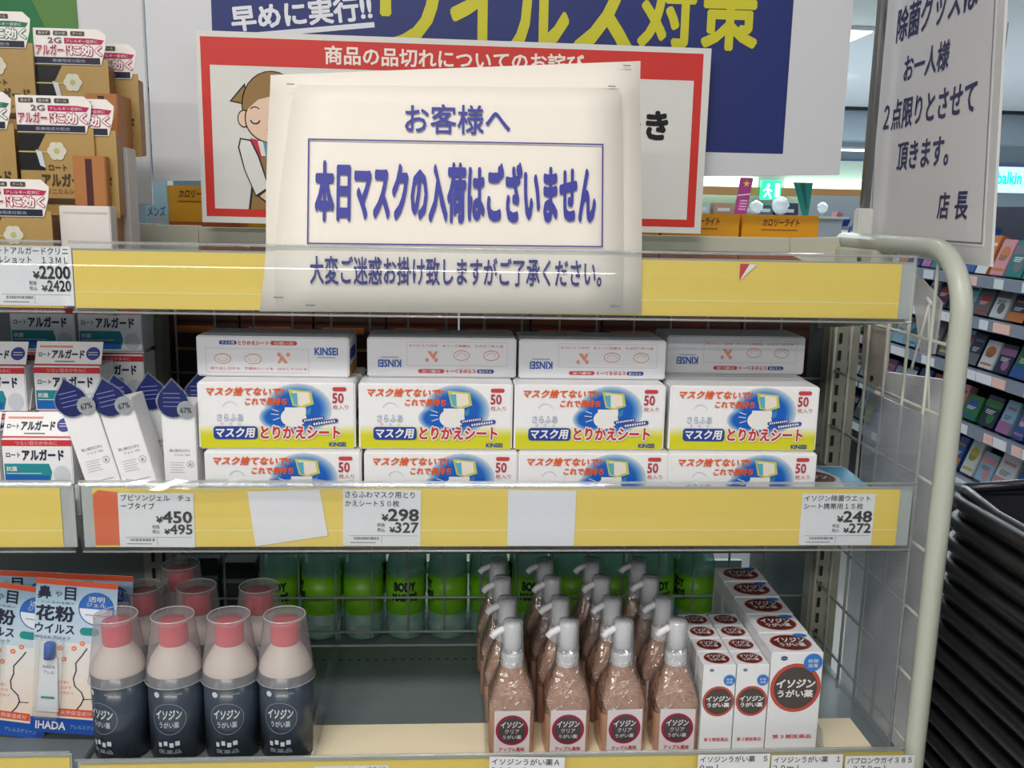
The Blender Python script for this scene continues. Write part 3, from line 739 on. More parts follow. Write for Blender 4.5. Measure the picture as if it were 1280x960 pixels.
# ============================================================ mask sheet boxes
BLUE = M_((10, 92, 186), 0.35); DB = M_((28, 60, 150), 0.4); REDT = M_((205, 52, 40), 0.4); ORT = M_((226, 92, 30), 0.4); LIME = M_((206, 204, 30), 0.4)
BW, BH, BD = 0.1715, 0.0755, 0.050


def grade(mb, fr, x0, y0, x1, y1, c0, c1, n, lay):
    for k in range(n):
        c = tuple(int(c0[i] + (c1[i] - c0[i]) * (k + .5) / n) for i in range(3))
        mb.rect(fr, x0, y0 + (y1 - y0) * k / n, x1, y0 + (y1 - y0) * (k + 1) / n, M_(c, 0.38), lay)


def make_mask_box():
    t = thing('mask_sheet_box', '', 'box', group='upright boxes of mask sheets on the middle shelf')
    MB().box(-BW / 2, BW / 2, 0, BD, 0, BH, CARD, bev=0.0018).build('carton', t)
    w, h = BW, BH; fr = Fr((-BW / 2, 0, 0), (1, 0, 0), (0, 0, 1)); p = MB()
    grade(p, fr, 0.0018, h * .20, w - .0018, h * .36, (206, 204, 30), (234, 234, 232), 6, 1)
    p.rect(fr, 0.0018, 0.0015, w - .0018, h * .20, LIME, 1)
    for k in range(7):                                          # soft-edged blue oval
        c = tuple(int(220 + (v - 220) * (k + 1) / 7) for v in (8, 90, 186)); f_ = 1 - k * 0.055
        p.ell(fr, w * .635, h * .60, w * .215 * f_, h * .385 * f_, M_(c, .38), 1.2 + k * .15)
        p.ell(fr, w * .51, h * .48, w * .125 * f_, h * .19 * f_, M_(c, .38), 1.1 + k * .15)
    # the sheet and the mask below it
    p.pg(fr, [(w * .575, h * .90), (w * .72, h * .87), (w * .735, h * .68), (w * .66, h * .62), (w * .60, h * .66)], M_((196, 196, 90), .4), 3)
    p.pg(fr, [(w * .60, h * .87), (w * .705, h * .85), (w * .715, h * .70), (w * .655, h * .65), (w * .615, h * .68)], M_((232, 222, 208), .4), 4)
    p.pg(fr, [(w * .59, h * .84), (w * .63, h * .85), (w * .635, h * .66), (w * .61, h * .68)], M_((90, 170, 190), .4), 5)
    p.ell(fr, w * .605, h * .48, w * .082, h * .145, WHITE, 4); p.rect(fr, w * .55, h * .52, w * .685, h * .63, WHITE, 4.2)
    p.line(fr, [(w * .47, h * .60), (w * .51, h * .57)], .0008, WHITE, 4); p.line(fr, [(w * .465, h * .53), (w * .51, h * .52)], .0008, WHITE, 4); p.line(fr, [(w * .475, h * .44), (w * .515, h * .47)], .0008, WHITE, 4)
    p.pg(fr, [(w * .69, h * .60), (w * .72, h * .64), (w * .715, h * .54), (w * .68, h * .50)], M_((60, 130, 180), .4), 4.4)
    p.text(fr, 'マスク捨てないで!', w * .06, h * .805, w * .545, h * .925, ORT, 5, 0.03, 0.25)
    p.text(fr, 'これで長持ち', w * .30, h * .665, w * .565, h * .77, ORT, 5, 0.03, 0.2)
    p.pill(fr, w * .095, h * .15, w * .375, h * .345, DB, 5, r=h * .05); p.text(fr, 'マスク用', w * .112, h * .18, w * .358, h * .32, WHITE, 7, 0.03, 0.15)
    p.text(fr, 'とりかえシート', w * .395, h * .165, w * .90, h * .345, M_((196, 50, 50), .4), 7, 0.035, 0.05, out=WHITE, ow=0.07)
    p.text(fr, 'KINSEI', w * .83, h * .045, w * .935, h * .105, DB, 4, 0.03)
    p.text(fr, 'さらふあ', w * .12, h * .42, w * .285, h * .53, M_((176, 186, 206), .4), 4, 0.02)
    for k, c in enumerate(((236, 190, 196), (190, 214, 236), (214, 224, 170))): p.ell(fr, w * (.15 + .055 * k), h * .385, w * .01, h * .02, M_(c, .4), 4)
    p.line(fr, arc(w * .205, h * .60, w * .05, 20, 160, 8), .0006, M_((190, 200, 214), .4), 4)
    p.pill(fr, w * .855, h * .875, w * .945, h * .935, M_((196, 62, 70), .4), 4); p.text(fr, '50', w * .855, h * .70, w * .925, h * .845, M_((176, 50, 66), .4), 4, 0.02); p.text(fr, '枚入り', w * .855, h * .60, w * .955, h * .67, M_((186, 60, 72), .4), 4, 0.0)
    f4 = fr.turned(w * .66, h * .40, 9); p.pill(f4, 0, 0, w * .145, h * .055, M_((60, 74, 150), .4), 6); p.pill(f4, w * .055, -h * .075, w * .23, -h * .012, M_((60, 74, 150), .4), 6)
    for k in range(9): p.rect(f4, w * (.015 + .014 * k), h * .015, w * (.023 + .014 * k), h * .042, WHITE, 8); p.rect(f4, w * (.07 + .016 * k), -h * .06, w * (.08 + .016 * k), -h * .028, WHITE, 8)
    p.build('printed_front', t)
    p = MB(); fr = Fr((BW / 2, 0, 0), (0, 1, 0), (0, 0, 1)); p.rect(fr, .002, .0015, BD - .002, BH * .3, LIME, 1); p.pill(fr, BD * .2, BH * .4, BD * .8, BH * .55, DB, 1); p.text(fr, 'シート', BD * .25, BH * .62, BD * .75, BH * .75, REDT, 1)
    p.build('printed_end', t)
    return t


mbx = make_mask_box()
cols = ['leftmost', 'second from left', 'second from right', 'rightmost']
up_x = [0.2065, 0.3815, 0.5548, 0.7315]; lo_x = [0.2135, 0.3880, 0.5600, 0.7315]
first = True
for row, (xs, z, y) in enumerate(((lo_x, -0.0395, 0.016), (up_x, 0.0365, 0.026))):
    for k, x in enumerate(xs):
        lab = ('%s mask sheet box of the upper full row, its whole front showing' if row else '%s mask sheet box of the bottom row, cut off by the price strip') % cols[k]
        rz = math.radians((0.6, -0.3, 0.2, -1.0)[k]) * (1 if row else -0.5)
        if first: mbx.location = (x, y, z); mbx.rotation_euler = (0, 0, rz); mbx['label'] = lab; first = False
        else: dup(mbx, (x, y, z), lab, (0, 0, rz))
# the row laid on its back on top
def make_flat_box():
    w, d, h = 0.170, 0.070, 0.046
    t = thing('mask_sheet_box', '', 'box', group='mask sheet boxes laid flat on top')
    MB().box(-w / 2, w / 2, 0, d, 0, h, M_((232, 232, 236), .4), bev=0.0016).build('carton', t)
    return t, w, h, d


OL = M_((228, 150, 120), .5); RL = M_((206, 70, 64), .4)


def flat_print(t, w, h, inv):
    fr = Fr((-w / 2, 0, 0), (1, 0, 0), (0, 0, 1)) if not inv else Fr((w / 2, 0, h), (-1, 0, 0), (0, 0, -1))
    p = MB()
    p.pill(fr, w * .15, h * .79, w * .265, h * .89, DB, 2); p.text(fr, 'マスク用', w * .165, h * .805, w * .25, h * .875, WHITE, 4, 0.02)
    p.text(fr, 'とりかえシート', w * .275, h * .79, w * .475, h * .885, RL, 3, 0.03); p.pill(fr, w * .485, h * .79, w * .66, h * .89, RL, 2)
    p.text(fr, 'の使い方', w * .51, h * .805, w * .635, h * .875, WHITE, 4, 0.02)
    p.frame(fr, w * .06, h * .10, w * .735, h * .70, .0004, M_((200, 190, 190), .5), 2)
    for cx in (.17, .37): p.ell(fr, w * cx, h * .44, w * .055, h * .13, OL, 2); p.ell(fr, w * cx, h * .44, w * .05, h * .11, M_((232, 232, 236), .4), 3); p.line(fr, arc(w * cx, h * .5, w * .035, 200, 340, 6), .0005, OL, 4)
    p.pg(fr, [(w * .555, h * .56), (w * .60, h * .34), (w * .575, h * .34), (w * .56, h * .42), (w * .545, h * .34), (w * .53, h * .34)], OL, 2)
    for cx in (.54, .60): p.ell(fr, w * cx, h * .56, w * .012, h * .05, OL, 3)
    for k, (a, b_) in enumerate(((.09, .28), (.31, .50), (.53, .72))):
        p.text(fr, ('取り出し口から', '不織布シートを', 'はがしてつける')[k], w * a, h * .17, w * b_, h * .235, RL, 2, 0.0)
    p.text(fr, 'KINSEI', w * .775, h * .56, w * .925, h * .74, M_((50, 96, 176), .4), 2, 0.03)
    p.rect(fr, w * .79, h * .49, w * .91, h * .505, M_((90, 130, 190), .4), 2)
    p.build('printed_face', t)


flats = [(0.198, 0.056, False, 'leftmost flat mask sheet box on top, reading the right way up', -1.2), (0.3875, 0.062, True, 'second flat mask sheet box from the left on top, its print upside down', 0.4), (0.5605, 0.058, True, 'third flat mask sheet box on top, brightly lit with upside-down print', 0.0), (0.7420, 0.105, True, 'rightmost flat mask sheet box, set further back in shade', 0.0)]
for x, y, inv, lab, rz in flats:
    t, w, h, d = make_flat_box(); flat_print(t, w, h, inv); t.location = (x, y, 0.1125); t.rotation_euler = (0, 0, math.radians(rz)); t['label'] = lab
    if x < 0.3:
        q = MB(); fr = Fr((w / 2, 0, 0), (0, 1, 0), (0, 0, 1)); q.rect(fr, d * .05, h * .02, d * .9, h * .3, M_((206, 150, 60), .4), 1); q.pill(fr, d * .1, h * .4, d * .8, h * .7, DB, 1); q.build('printed_end', t)
# second row of boxes that carries the flat ones
for k, x in enumerate(up_x):
    for z in (-0.0395, 0.0365):
        if z < 0:
            dup(mbx, (x, 0.082, z), '%s mask sheet box standing in the hidden second row' % cols[k], (0, 0, 0), 'second row of mask sheet boxes')
        else:
            dup(mbx, (x + 0.003, 0.082, z), '%s mask sheet box of the second row, behind the front row' % cols[k], (0, 0, 0), 'second row of mask sheet boxes')

# wet sheet pack lying at the right end of the middle shelf
ws = thing('wet_sheet_pack', 'flat white and blue sheet pack lying at the right end of the middle shelf', 'pack', (0.868, 0.075, -0.0395), (0, 0, math.radians(-4)))
MB().box(-0.042, 0.046, 0, 0.11, 0, 0.016, M_((210, 214, 218), .3), bev=0.004).build('pouch', ws)
fr = Fr((-0.042, 0, 0.0161), (1, 0, 0), (0, 1, 0)); p = MB()
p.ell(fr, .026, .050, .030, .030, M_((120, 44, 36), .35), 1); p.ell(fr, .026, .050, .026, .025, M_((92, 66, 60), .35), 2); p.text(fr, 'イソジン', .006, .042, .046, .058, WHITE, 3)
p.pg(fr, [(.055, .01), (.086, .01), (.086, .10), (.045, .10), (.062, .05)], M_((60, 150, 196), .35), 1); p.rect(fr, .004, .085, .04, .095, RED, 1)
p.build('printed_top', ws)

# ============================================================ white gel boxes with droplet tags
def make_gel():
    w, d, h = 0.0362, 0.040, 0.127
    t = thing('gel_box', '', 'box', group='white gel boxes')
    MB().box(-w / 2, w / 2, 0, d, 0, h, M_((236, 236, 238), .45), bev=0.0008).build('carton', t)
    fr = FRONT(); p = MB(); G = M_((120, 122, 130), .5)
    p.text(fr, 'BUBISON', -w * .30, h * .575, w * .30, h * .60, G, 2, 0.0); p.text(fr, 'ジェル GEL', -w * .18, h * .54, w * .32, h * .56, G, 2, 0.0)
    for k in range(5): p.line(fr, [(-w * .3, h * (.48 - .022 * k)), (w * (.12 - .05 * (k % 2)), h * (.48 - .022 * k))], .0006, M_((176, 178, 186), .5), 2)
    p.ell(fr, w * .30, h * .465, w * .11, w * .11, M_((150, 156, 170), .5), 2); p.ell(fr, w * .30, h * .465, w * .095, w * .095, M_((226, 228, 232), .5), 3); p.text(fr, 'A', w * .26, h * .45, w * .34, h * .48, G, 4)
    p.line(fr, [(-w * .3, h * .30), (w * .35, h * .30)], .0006, G, 2)
    p.build('printed_front', t)
    # droplet tag with clear rim and silver seal
    dr = [(0, 0.0245)] + [(x, z) for x, z in arc(0, 0, 0.0165, 38, -218, 20)]
    NVD = M_((22, 34, 92), .35)
    dt = MB().prism([(x * 1.12 - 0.004, -0.0016, z * 1.12 + h + 0.002) for x, z in dr][::-1][::-1], (0, 0.0004, 0), clear('droplet_film', haze=0.25, hazecol=(.4, .45, .6))).build('droplet_tag', t)
    MB().prism([(x - 0.004, -0.0021, z + h + 0.002) for x, z in dr], (0, 0.0004, 0), NVD).build('droplet_print', dt)
    q = MB(); fr2 = FRONT(-0.004, -0.0022, h + 0.002)
    for k in range(4): q.line(fr2, [(-0.010, 0.010 - k * .0048), (0.008, 0.010 - k * .0048)], .0008, M_((120, 130, 190), .4), 1)
    q.build('droplet_lettering', dt)
    sm = MB(); fr3 = FRONT(0.010, -0.0023, h - 0.006)
    sm.ell(fr3, 0, 0, .0098, .0098, M_((196, 200, 206), .25, metal=.6), 1, 24); sm.ell(fr3, 0, 0, .0086, .0086, M_((176, 180, 188), .3, metal=.5), 2, 24); sm.text(fr3, '67%', -.006, -.0035, .006, .0025, M_((70, 72, 80), .5), 3)
    sm.build('silver_seal', t)
    return t


g = make_gel()
gels = [(0.0315, 0.004, -14.5, 'leftmost leaning white gel box with a navy droplet tag and silver seal'), (0.0690, 0.006, -14.0, 'middle leaning white gel box, against the upright one'),
        (0.1010, 0.022, -0.5, 'upright white gel box with droplet tag beside the mask sheet boxes')]
for k, (x, y, a, lab) in enumerate(gels):
    zz = -0.030 if k < 2 else -0.0392
    if k == 0: g.location = (x, y, zz); g.rotation_euler = (0, math.radians(a), 0); g['label'] = lab
    else: dup(g, (x, y, zz), lab, (0, math.radians(a), math.radians(-3 if k == 2 else 0)))
for k, (x, y, a, lab) in enumerate([(0.048, 0.062, -9, 'gel box in the second row peeping out with a navy droplet behind the first two'), (0.074, 0.066, -5, 'gel box in the second row whose droplet rises highest'), (0.118, 0.064, 0, 'rearmost gel box with dark droplet beside the flat mask box')]):
    dup(g, (x, y, -0.0392), lab, (0, math.radians(a), 0))

fv = []; ff = []; rr = random.Random(5)
for i in range(19):
    for j in range(4): fv.append((0.050 + i * 0.0135, -0.0140 + 0.0042 * j + rr.uniform(-.0012, .0012), 0.0015 + 0.0085 * (j if j < 3 else 1.2) / 2 + rr.uniform(-.0016, .0016)))
for i in range(18):
    for j in range(3): ff.append((i * 4 + j, i * 4 + 4 + j, i * 4 + 5 + j, i * 4 + 1 + j))
tag(MB().add(fv, ff, clear('crumpled_film', haze=.22, gloss=3, rough=.1)).build('clear_film'), 'crumpled clear film lying along the top edge of the middle price strip', 'film')

# ============================================================ allergy eye-drop boxes (left bay, middle shelf)
def make_eye(w=0.074):
    t = thing('eye_drop_box', '', 'box', group='allergy boxes on the left bay middle shelf')
    h, d = 0.052, 0.045
    MB().box(-w / 2, w / 2, 0.0, d, 0, h, CARD, bev=0.001).build('carton', t)
    fr = Fr((-w / 2, 0, 0), (1, 0, 0), (0, 0, 1)); p = MB(); K = M_((34, 38, 70), .5)
    p.rect(fr, 0, h * .84, w, h * .97, M_((200, 44, 52), .4), 1); p.text(fr, 'つらい目のかゆみに', w * .2, h * .865, w * .8, h * .945, M_((240, 200, 190), .5), 2, 0)
    p.text(fr, 'ロート', w * .06, h * .60, w * .26, h * .70, K, 2, 0.02); p.text(fr, 'アルガード', w * .29, h * .54, w * .88, h * .76, K, 2, 0.04)
    p.pg(fr, [(w * .02, h * .04), (w * .66, h * .04), (w * .70, h * .28), (w * .66, h * .46), (w * .02, h * .46)], M_((30, 140, 150), .4), 1)
    p.pg(fr, [(w * .02, h * .04), (w * .62, h * .04), (w * .66, h * .20), (w * .02, h * .24)], M_((28, 100, 180), .4), 2)
    p.text(fr, '抗菌', w * .05, h * .30, w * .2, h * .40, WHITE, 3); p.line(fr, [(w * .05, h * .25), (w * .55, h * .25)], .0008, WHITE, 3)
    p.ell(fr, w * .84, h * .22, w * .12, h * .2, M_((206, 212, 220), .4), 1)
    p.build('printed_front', t)
    # raised header flap
    hd = MB().prism([(-w / 2, 0.004, h), (w / 2, 0.004, h), (w / 2, 0.016, h + 0.026), (-w / 2, 0.016, h + 0.026)], (0, .0006, 0), CARD).build('header_flap', t)
    a = math.atan2(.012, .026); fr = Fr((-w / 2, 0.004, h), (1, 0, 0), (0, math.sin(a), math.cos(a))); p = MB(); hh = .0286
    p.text(fr, 'ロート', w * .05, hh * .36, w * .22, hh * .54, K, 2, 0.02); p.text(fr, 'アルガード', w * .25, hh * .30, w * .73, hh * .64, K, 2, 0.04)
    p.ell(fr, w * .865, hh * .5, w * .105, w * .105, M_((36, 52, 140), .4), 2); p.line(fr, [(w * .80, hh * .55), (w * .93, hh * .55)], .0007, WHITE, 3); p.line(fr, [(w * .80, hh * .45), (w * .93, hh * .45)], .0007, WHITE, 3)
    p.rect(fr, w * .05, hh * .74, w * .55, hh * .82, M_((226, 140, 120), .5), 2); p.rect(fr, w * .3, hh * .14, w * .6, hh * .19, M_((120, 120, 130), .5), 2); p.rect(fr, 0, 0, w, hh * .06, M_((200, 44, 52), .4), 2)
    p.build('header_lettering', hd)
    return t


ey = make_eye()
eyes = [(-0.0510, 0.018, -0.0030, 'eye-drop box at the lower front with a full header, left of the gel boxes'), (-0.1290, 0.018, -0.0030, 'lower front eye-drop box cut by the left picture edge'),
        (-0.0290, 0.072, -0.0395, 'lower back eye-drop box half hidden by the gel box'), (-0.1110, 0.068, -0.0395, 'lower back eye-drop box at the left picture edge'),
        (-0.0370, 0.078, 0.0135, 'second-tier back eye-drop box in the column beside the gel boxes'), (-0.1190, 0.074, 0.0135, 'second-tier back eye-drop box at the left picture edge'),
        (-0.0390, 0.080, 0.0665, 'third-tier back eye-drop box, red band over teal, beside the gel boxes'), (-0.1200, 0.074, 0.0665, 'third-tier back eye-drop box at the left picture edge'),
        (-0.0860, 0.135, 0.1280, 'shaded topmost eye-drop box under the upper shelf, left one'), (-0.0080, 0.135, 0.1280, 'shaded topmost eye-drop box under the upper shelf, right one')]
for k, (x, y, z, lab) in enumerate(eyes):
    if k == 0: ey.location = (x, y, z); ey['label'] = lab
    else: dup(ey, (x, y, z), lab)
tag(MB().box(-0.20, -0.010, 0.020, 0.062, -0.0395, -0.0035, M_((214, 216, 218), .5), bev=.001).build('shelf_riser'), 'white riser under the front eye-drop boxes, behind the shiny yellow strip', 'riser')
# boxes that carry the shaded top pair
for x, lb in ((-0.086, 'left'), (-0.008, 'right')):
    for z, nm in ((-0.0395, 'bottom'), (0.0155, 'middle'), (0.0715, 'upper')):
        dup(ey, (x, 0.135, z), 'shaded rearmost eye-drop box, %s one of the %s back stack' % (nm, lb))

# ============================================================ gold blister packs (left bay, upper shelf)
def make_gold(magenta=True):
    w, h = 0.078, 0.118
    t = thing('gold_blister_pack', '', 'pack', group='gold blister packs on the upper left shelf')
    GO = M_((170, 140, 84), .35, noise=.08, nscale=60)
    MB().box(-w / 2, w / 2, 0, 0.0012, 0, h * .78, GO).build('card', t)
    MB().box(-w / 2 + .004, w / 2 - .003, 0.0012, 0.028, 0.002, h * .74, M_((150, 112, 66), .35, noise=.08, nscale=60), bev=.001).build('carton', t)
    x0, x1 = -w / 2, w / 2; z0, z1 = h * .73, h * 1.05
    MB().prism([(x0, -.0012, z0), (x1 * .82, -.0012, z0), (x1 * .96, -.0012, z0 + .018), (x1 * 1.0, -.0012, z1 - .007), (x1 * .8, -.0012, z1), (x0, -.0012, z1)], (0, .0008, 0), M_((232, 226, 222), .35)).build('header_card', t)
    fr = Fr((x0, -.0013, z0), (1, 0, 0), (0, 0, 1)); p = MB(); hw, hh = w, z1 - z0
    for k in range(3): p.pill(fr, hw * (.04 + .235 * k), hh * .80, hw * (.235 + .235 * k), hh * .93, M_((70, 66, 60), .4), 1, r=hh * .03); p.text(fr, ('鼻みず', '目の痒', 'クール')[k], hw * (.07 + .235 * k), hh * .825, hw * (.205 + .235 * k), hh * .905, M_((220, 214, 200), .4), 2, 0)
    c = (176, 30, 84) if magenta else (28, 110, 84)
    p.pg(fr, [(hw * .42, hh * .58), (hw * .93, hh * .58), (hw * .97, hh * .70), (hw * .80, hh * .74), (hw * .42, hh * .74)], M_(c, .4), 1)
    p.text(fr, 'アレルギー症状に', hw * .45, hh * .61, hw * .88, hh * .70, WHITE, 3, 0)
    p.text(fr, '2G', hw * .2, hh * .59, hw * .38, hh * .74, M_((120, 90, 100), .4), 2, .02)
    p.rect(fr, 0, hh * .02, hw * .9, hh * .20, M_((26, 28, 52), .4), 1); p.text(fr, '医療用成分配合', hw * .25, hh * .06, hw * .7, hh * .15, M_((170, 170, 190), .4), 2, 0)
    p.text(fr, 'アルガード', hw * .03, hh * .26, hw * .50, hh * .54, M_(c, .4), 3, .03, out=WHITE, ow=.05); p.text(fr, 'に効く', hw * .5, hh * .26, hw * .93, hh * .54, WHITE, 3, .03, out=M_(c, .4), ow=.05)
    p.build('header_lettering', t)
    fr = FRONT(-w / 2, -.0004, 0); p = MB()
    p.pg(fr, [(0, h * .72), (w * .36, h * .72), (w * .22, h * .55), (w * .34, h * .40), (0, h * .40)], M_((26, 24, 26), .3), 1)
    p.line(fr, [(0, h * .56), (w * .5, h * .56)], .0014, M_((190, 180, 110), .4), 2)
    for k in range(6):
        a = k * 60; p.ell(fr, w * .50 + w * .07 * math.cos(math.radians(a)), h * .57 + w * .07 * math.sin(math.radians(a)), w * .06, w * .06, M_((206, 204, 186), .4), 2 + k * .1, 12)
    p.ell(fr, w * .50, h * .57, w * .04, w * .04, M_((176, 176, 120), .4), 3, 12)
    p.pg(fr, [(w * .22, h * .58), (w * .30, h * .56), (w * .34, h * .42), (w * .27, h * .44)], M_((200, 206, 214), .4), 3)
    KB = M_((70, 52, 30), .5)
    p.text(fr, 'ロート', w * .38, h * .40, w * .62, h * .45, KB, 2, .02); p.text(fr, 'アルガード', w * .28, h * .26, w * .92, h * .37, KB, 2, .03)
    p.text(fr, 'クリニカルショット', w * .25, h * .19, w * .92, h * .24, M_((150, 84, 46), .5), 2, .01)
    p.pill(fr, w * .3, h * .10, w * .72, h * .15, KB, 1, r=.001); p.build('printed_front', t)
    return t


gm = make_gold(True); gg = make_gold(False)
gm.location = (-0.0550, 0.012, 0.2003); gm['label'] = 'front gold blister pack at the picture edge, with magenta header, above the ¥2200 tag'
for x, y, z, lab in ((-0.0230, 0.055, 0.288, 'gold blister pack of the second step, magenta header, in the middle of the display'),
                     (-0.0010, 0.058, 0.286, 'gold blister pack of the second step tucked behind its twin'),
                     (-0.0230, 0.110, 0.365, 'top-step gold blister pack with bright white header against the white board'),
                     (-0.0010, 0.140, 0.355, 'rearmost top-step gold pack with a yellow-tipped header')):
    dup(gm, (x, y, z), lab)
gg.location = (-0.1010, 0.105, 0.380); gg['label'] = 'top-step gold pack with green header at the left picture edge'
dup(gg, (-0.1030, 0.050, 0.290), 'second-step gold pack with green header at the left picture edge')
# brown side boxes beside the packs
for x, y, z0, h, lab in ((0.0120, 0.095, 0.290, 0.130, 'slim copper-brown box standing at the right of the gold packs'), (0.0130, 0.045, 0.2005, 0.150, 'low copper-brown box beneath the gold packs')):
    t = thing('copper_box', lab, 'box', (x, y, z0))
    MB().box(-0.017, 0.017, 0, 0.05, 0, h, M_((170, 112, 66), .35, noise=.1, nscale=40), bev=.001).build('carton', t)
    p = MB(); fr = FRONT(); p.rect(fr, -.004, h * .05, .003, h * .98, M_((70, 24, 26), .4), 1); p.rect(fr, -.015, h * .3, -.006, h * .34, DARK, 1); p.rect(fr, -.014, h * .2, -.008, h * .23, RED, 1); p.build('printed_front', t)
# stepped display stand carrying the packs
st = thing('display_stand', 'pale grey stepped carton stand holding up the gold packs', 'stand', (-0.06, 0.07, 0.2003))
GYS = M_((205, 200, 196), .55, noise=.02)
MB().box(-0.15, 0.055, -0.026, 0.012, 0, 0.0855, GYS).build('low_step', st)
MB().box(-0.15, 0.060, 0.026, 0.115, 0, 0.160, GYS).build('high_step', st)
t = thing('white_tray', 'pale white carton tray on the upper shelf right of the gold packs', 'box', (0.022, 0.022, 0.2005))
MB().box(-0.034, 0.018, 0, 0.020, 0, 0.098, M_((216, 210, 206), .5), bev=.001).build('carton', t)
MB().box(-0.030, 0.015, -0.0004, 0, 0.090, 0.092, M_((190, 186, 184), .5)).build('fold_line', t)
t = thing('white_tray', 'taller pale carton behind the low tray, against the white board', 'box', (0.035, 0.050, 0.2005))
MB().box(-0.028, 0.003, 0.04, 0.07, 0, 0.162, M_((206, 202, 200), .5), bev=.001).build('carton', t)
MB().box(-0.008, -0.007, 0.0393, 0.04, 0.02, 0.15, M_((190, 186, 184), .5)).build('fold_line', t)
# pale blue pack seen past the upright
t = thing('blue_pack', 'little pale blue pack above the left upright beside the orange carton', 'pack', (-0.014, 0.36, 0.2005))
MB().box(-0.018, 0.014, 0, 0.03, 0, 0.138, M_((176, 208, 216), .4), bev=.001).build('carton', t)
p = MB(); fr = FRONT(); p.rect(fr, -.018, .100, -.013, .130, RED, 1); p.rect(fr, -.014, .078, .012, .082, M_((210, 190, 180), .4), 1); p.text(fr, 'メンズ', -.014, .084, .010, .098, M_((80, 120, 170), .4), 1); p.build('printed_front', t)

# ============================================================ allergy blister cards lower left
def make_card():
    w, h = 0.092, 0.190
    t = thing('allergy_blister_card', '', 'blister card', group='allergy blister cards on the lower left shelf')
    MB().box(-w / 2, w / 2, 0, .0012, 0, h, M_((226, 232, 236), .4), bev=.0004).build('card', t)
    fr = FRONT(-w / 2, 0, 0); p = MB(); K = M_((30, 34, 60), .5); OR = M_((226, 90, 50), .4)
    p.rect(fr, 0, h * .965, w, h, OR, 1)
    grade(p, fr, 0, h * .60, w, h * .965, (196, 214, 228), (160, 190, 214), 6, 1); grade(p, fr, 0, h * .10, w, h * .60, (248, 226, 208), (226, 226, 226), 7, 1)
    p.text(fr, '鼻', w * .03, h * .875, w * .19, h * .955, K, 3, .02); p.text(fr, 'や', w * .24, h * .885, w * .32, h * .93, K, 3, .0); p.text(fr, '目', w * .36, h * .875, w * .49, h * .955, K, 3, .02)
    p.text(fr, 'に入るのを防ぐ', w * .08, h * .845, w * .48, h * .86, K, 3, 0)
    p.text(fr, '花粉', w * .02, h * .735, w * .48, h * .83, K, 3, .03); p.text(fr, 'ウイルス', w * .01, h * .655, w * .49, h * .715, K, 3, .02); p.text(fr, 'PM2.5をブロック', w * .01, h * .615, w * .45, h * .64, K, 3, .0)
    p.ell(fr, w * .75, h * .83, w * .22, w * .22, M_((36, 96, 176), .4), 3); p.ell(fr, w * .75, h * .83, w * .205, w * .205, M_((226, 232, 240), .4), 4); p.ell(fr, w * .75, h * .83, w * .205, w * .205, M_((40, 104, 190), .4), 5, 20, 0, 180)
    p.text(fr, '透明', w * .65, h * .875, w * .85, h * .91, WHITE, 7, 0); p.text(fr, 'ジェル', w * .63, h * .845, w * .87, h * .87, WHITE, 7, 0); p.line(fr, [(w * .62, h * .79), (w * .88, h * .79)], .0009, M_((90, 120, 170), .4), 6)
    p.pill(fr, w * .56, h * .655, w * .80, h * .705, M_((24, 140, 140), .4), 3)
    p.line(fr, [(w * .66, h * .57), (w * .60, h * .52), (w * .53, h * .47), (w * .54, h * .42), (w * .51, h * .37), (w * .53, h * .32), (w * .62, h * .28), (w * .65, h * .24), (w * .62, h * .20), (w * .57, h * .165)], .0013, M_((50, 52, 90), .4), 4)
    p.line(fr, [(w * .64, h * .235), (w * .76, h * .24)], .001, M_((50, 52, 90), .4), 4)
    for cx, cy in ((.33, .56), (.50, .565), (.38, .49), (.60, .60)): p.ell(fr, w * cx, h * cy, w * .033, w * .033, M_((232, 120, 90), .4), 3, 14); p.ell(fr, w * cx, h * cy, w * .015, w * .015, M_((250, 190, 160), .4), 4, 10)
    for k in range(3): p.text(fr, ('見えない', 'マスクで', 'しっかりガード')[k], w * .31, h * (.33 - .035 * k), w * (.46 + .03 * k), h * (.35 - .035 * k), OR, 3, 0)
    p.rect(fr, w * .33, h * .115, w * .80, h * .165, OR, 3); p.text(fr, '天然保湿成分', w * .37, h * .125, w * .76, h * .155, WHITE, 5, 0)
    p.rect(fr, 0, 0, w, h * .10, M_((30, 80, 170), .4), 3); p.text(fr, 'IHADA', w * .07, h * .025, w * .44, h * .075, WHITE, 5, .02); p.text(fr, 'アレルスクリーン', w * .5, h * .035, w * .9, h * .062, M_((150, 190, 230), .4), 5, 0)
    p.build('printed_front', t)
    # tube in its blister
    tb = MB(); prof = [(-.0125, .028), (.0125, .028), (.0085, .095), (-.0085, .095)]
    tb.prism([(-.026 + x, -.0035, z) for x, z in prof], (0, .003, 0), M_((228, 230, 234), .3)).build('gel_tube', t)
    q = MB(); q.lathe([(.0062, .095), (.0062, .113), (.005, .114)], M_((24, 84, 176), .35), -.026, -.0045, 12); q.build('tube_cap', t)
    q = MB(); f_ = FRONT(-.026, -.0036, 0); q.pill(f_, -.008, .044, .008, .047, M_((24, 140, 120), .4), 2); q.text(f_, 'IHADA', -.007, .082, .007, .086, M_((60, 90, 150), .4), 2, 0); q.text(f_, 'アレル', -.006, .075, .006, .079, M_((60, 90, 150), .4), 2, 0); q.build('tube_lettering', t)
    MB().box(-.042, -.010, -.011, -.0001, .020, .122, clear('blister_shell', haze=.04, gloss=1.4), bev=.003).build('blister', t)
    return t


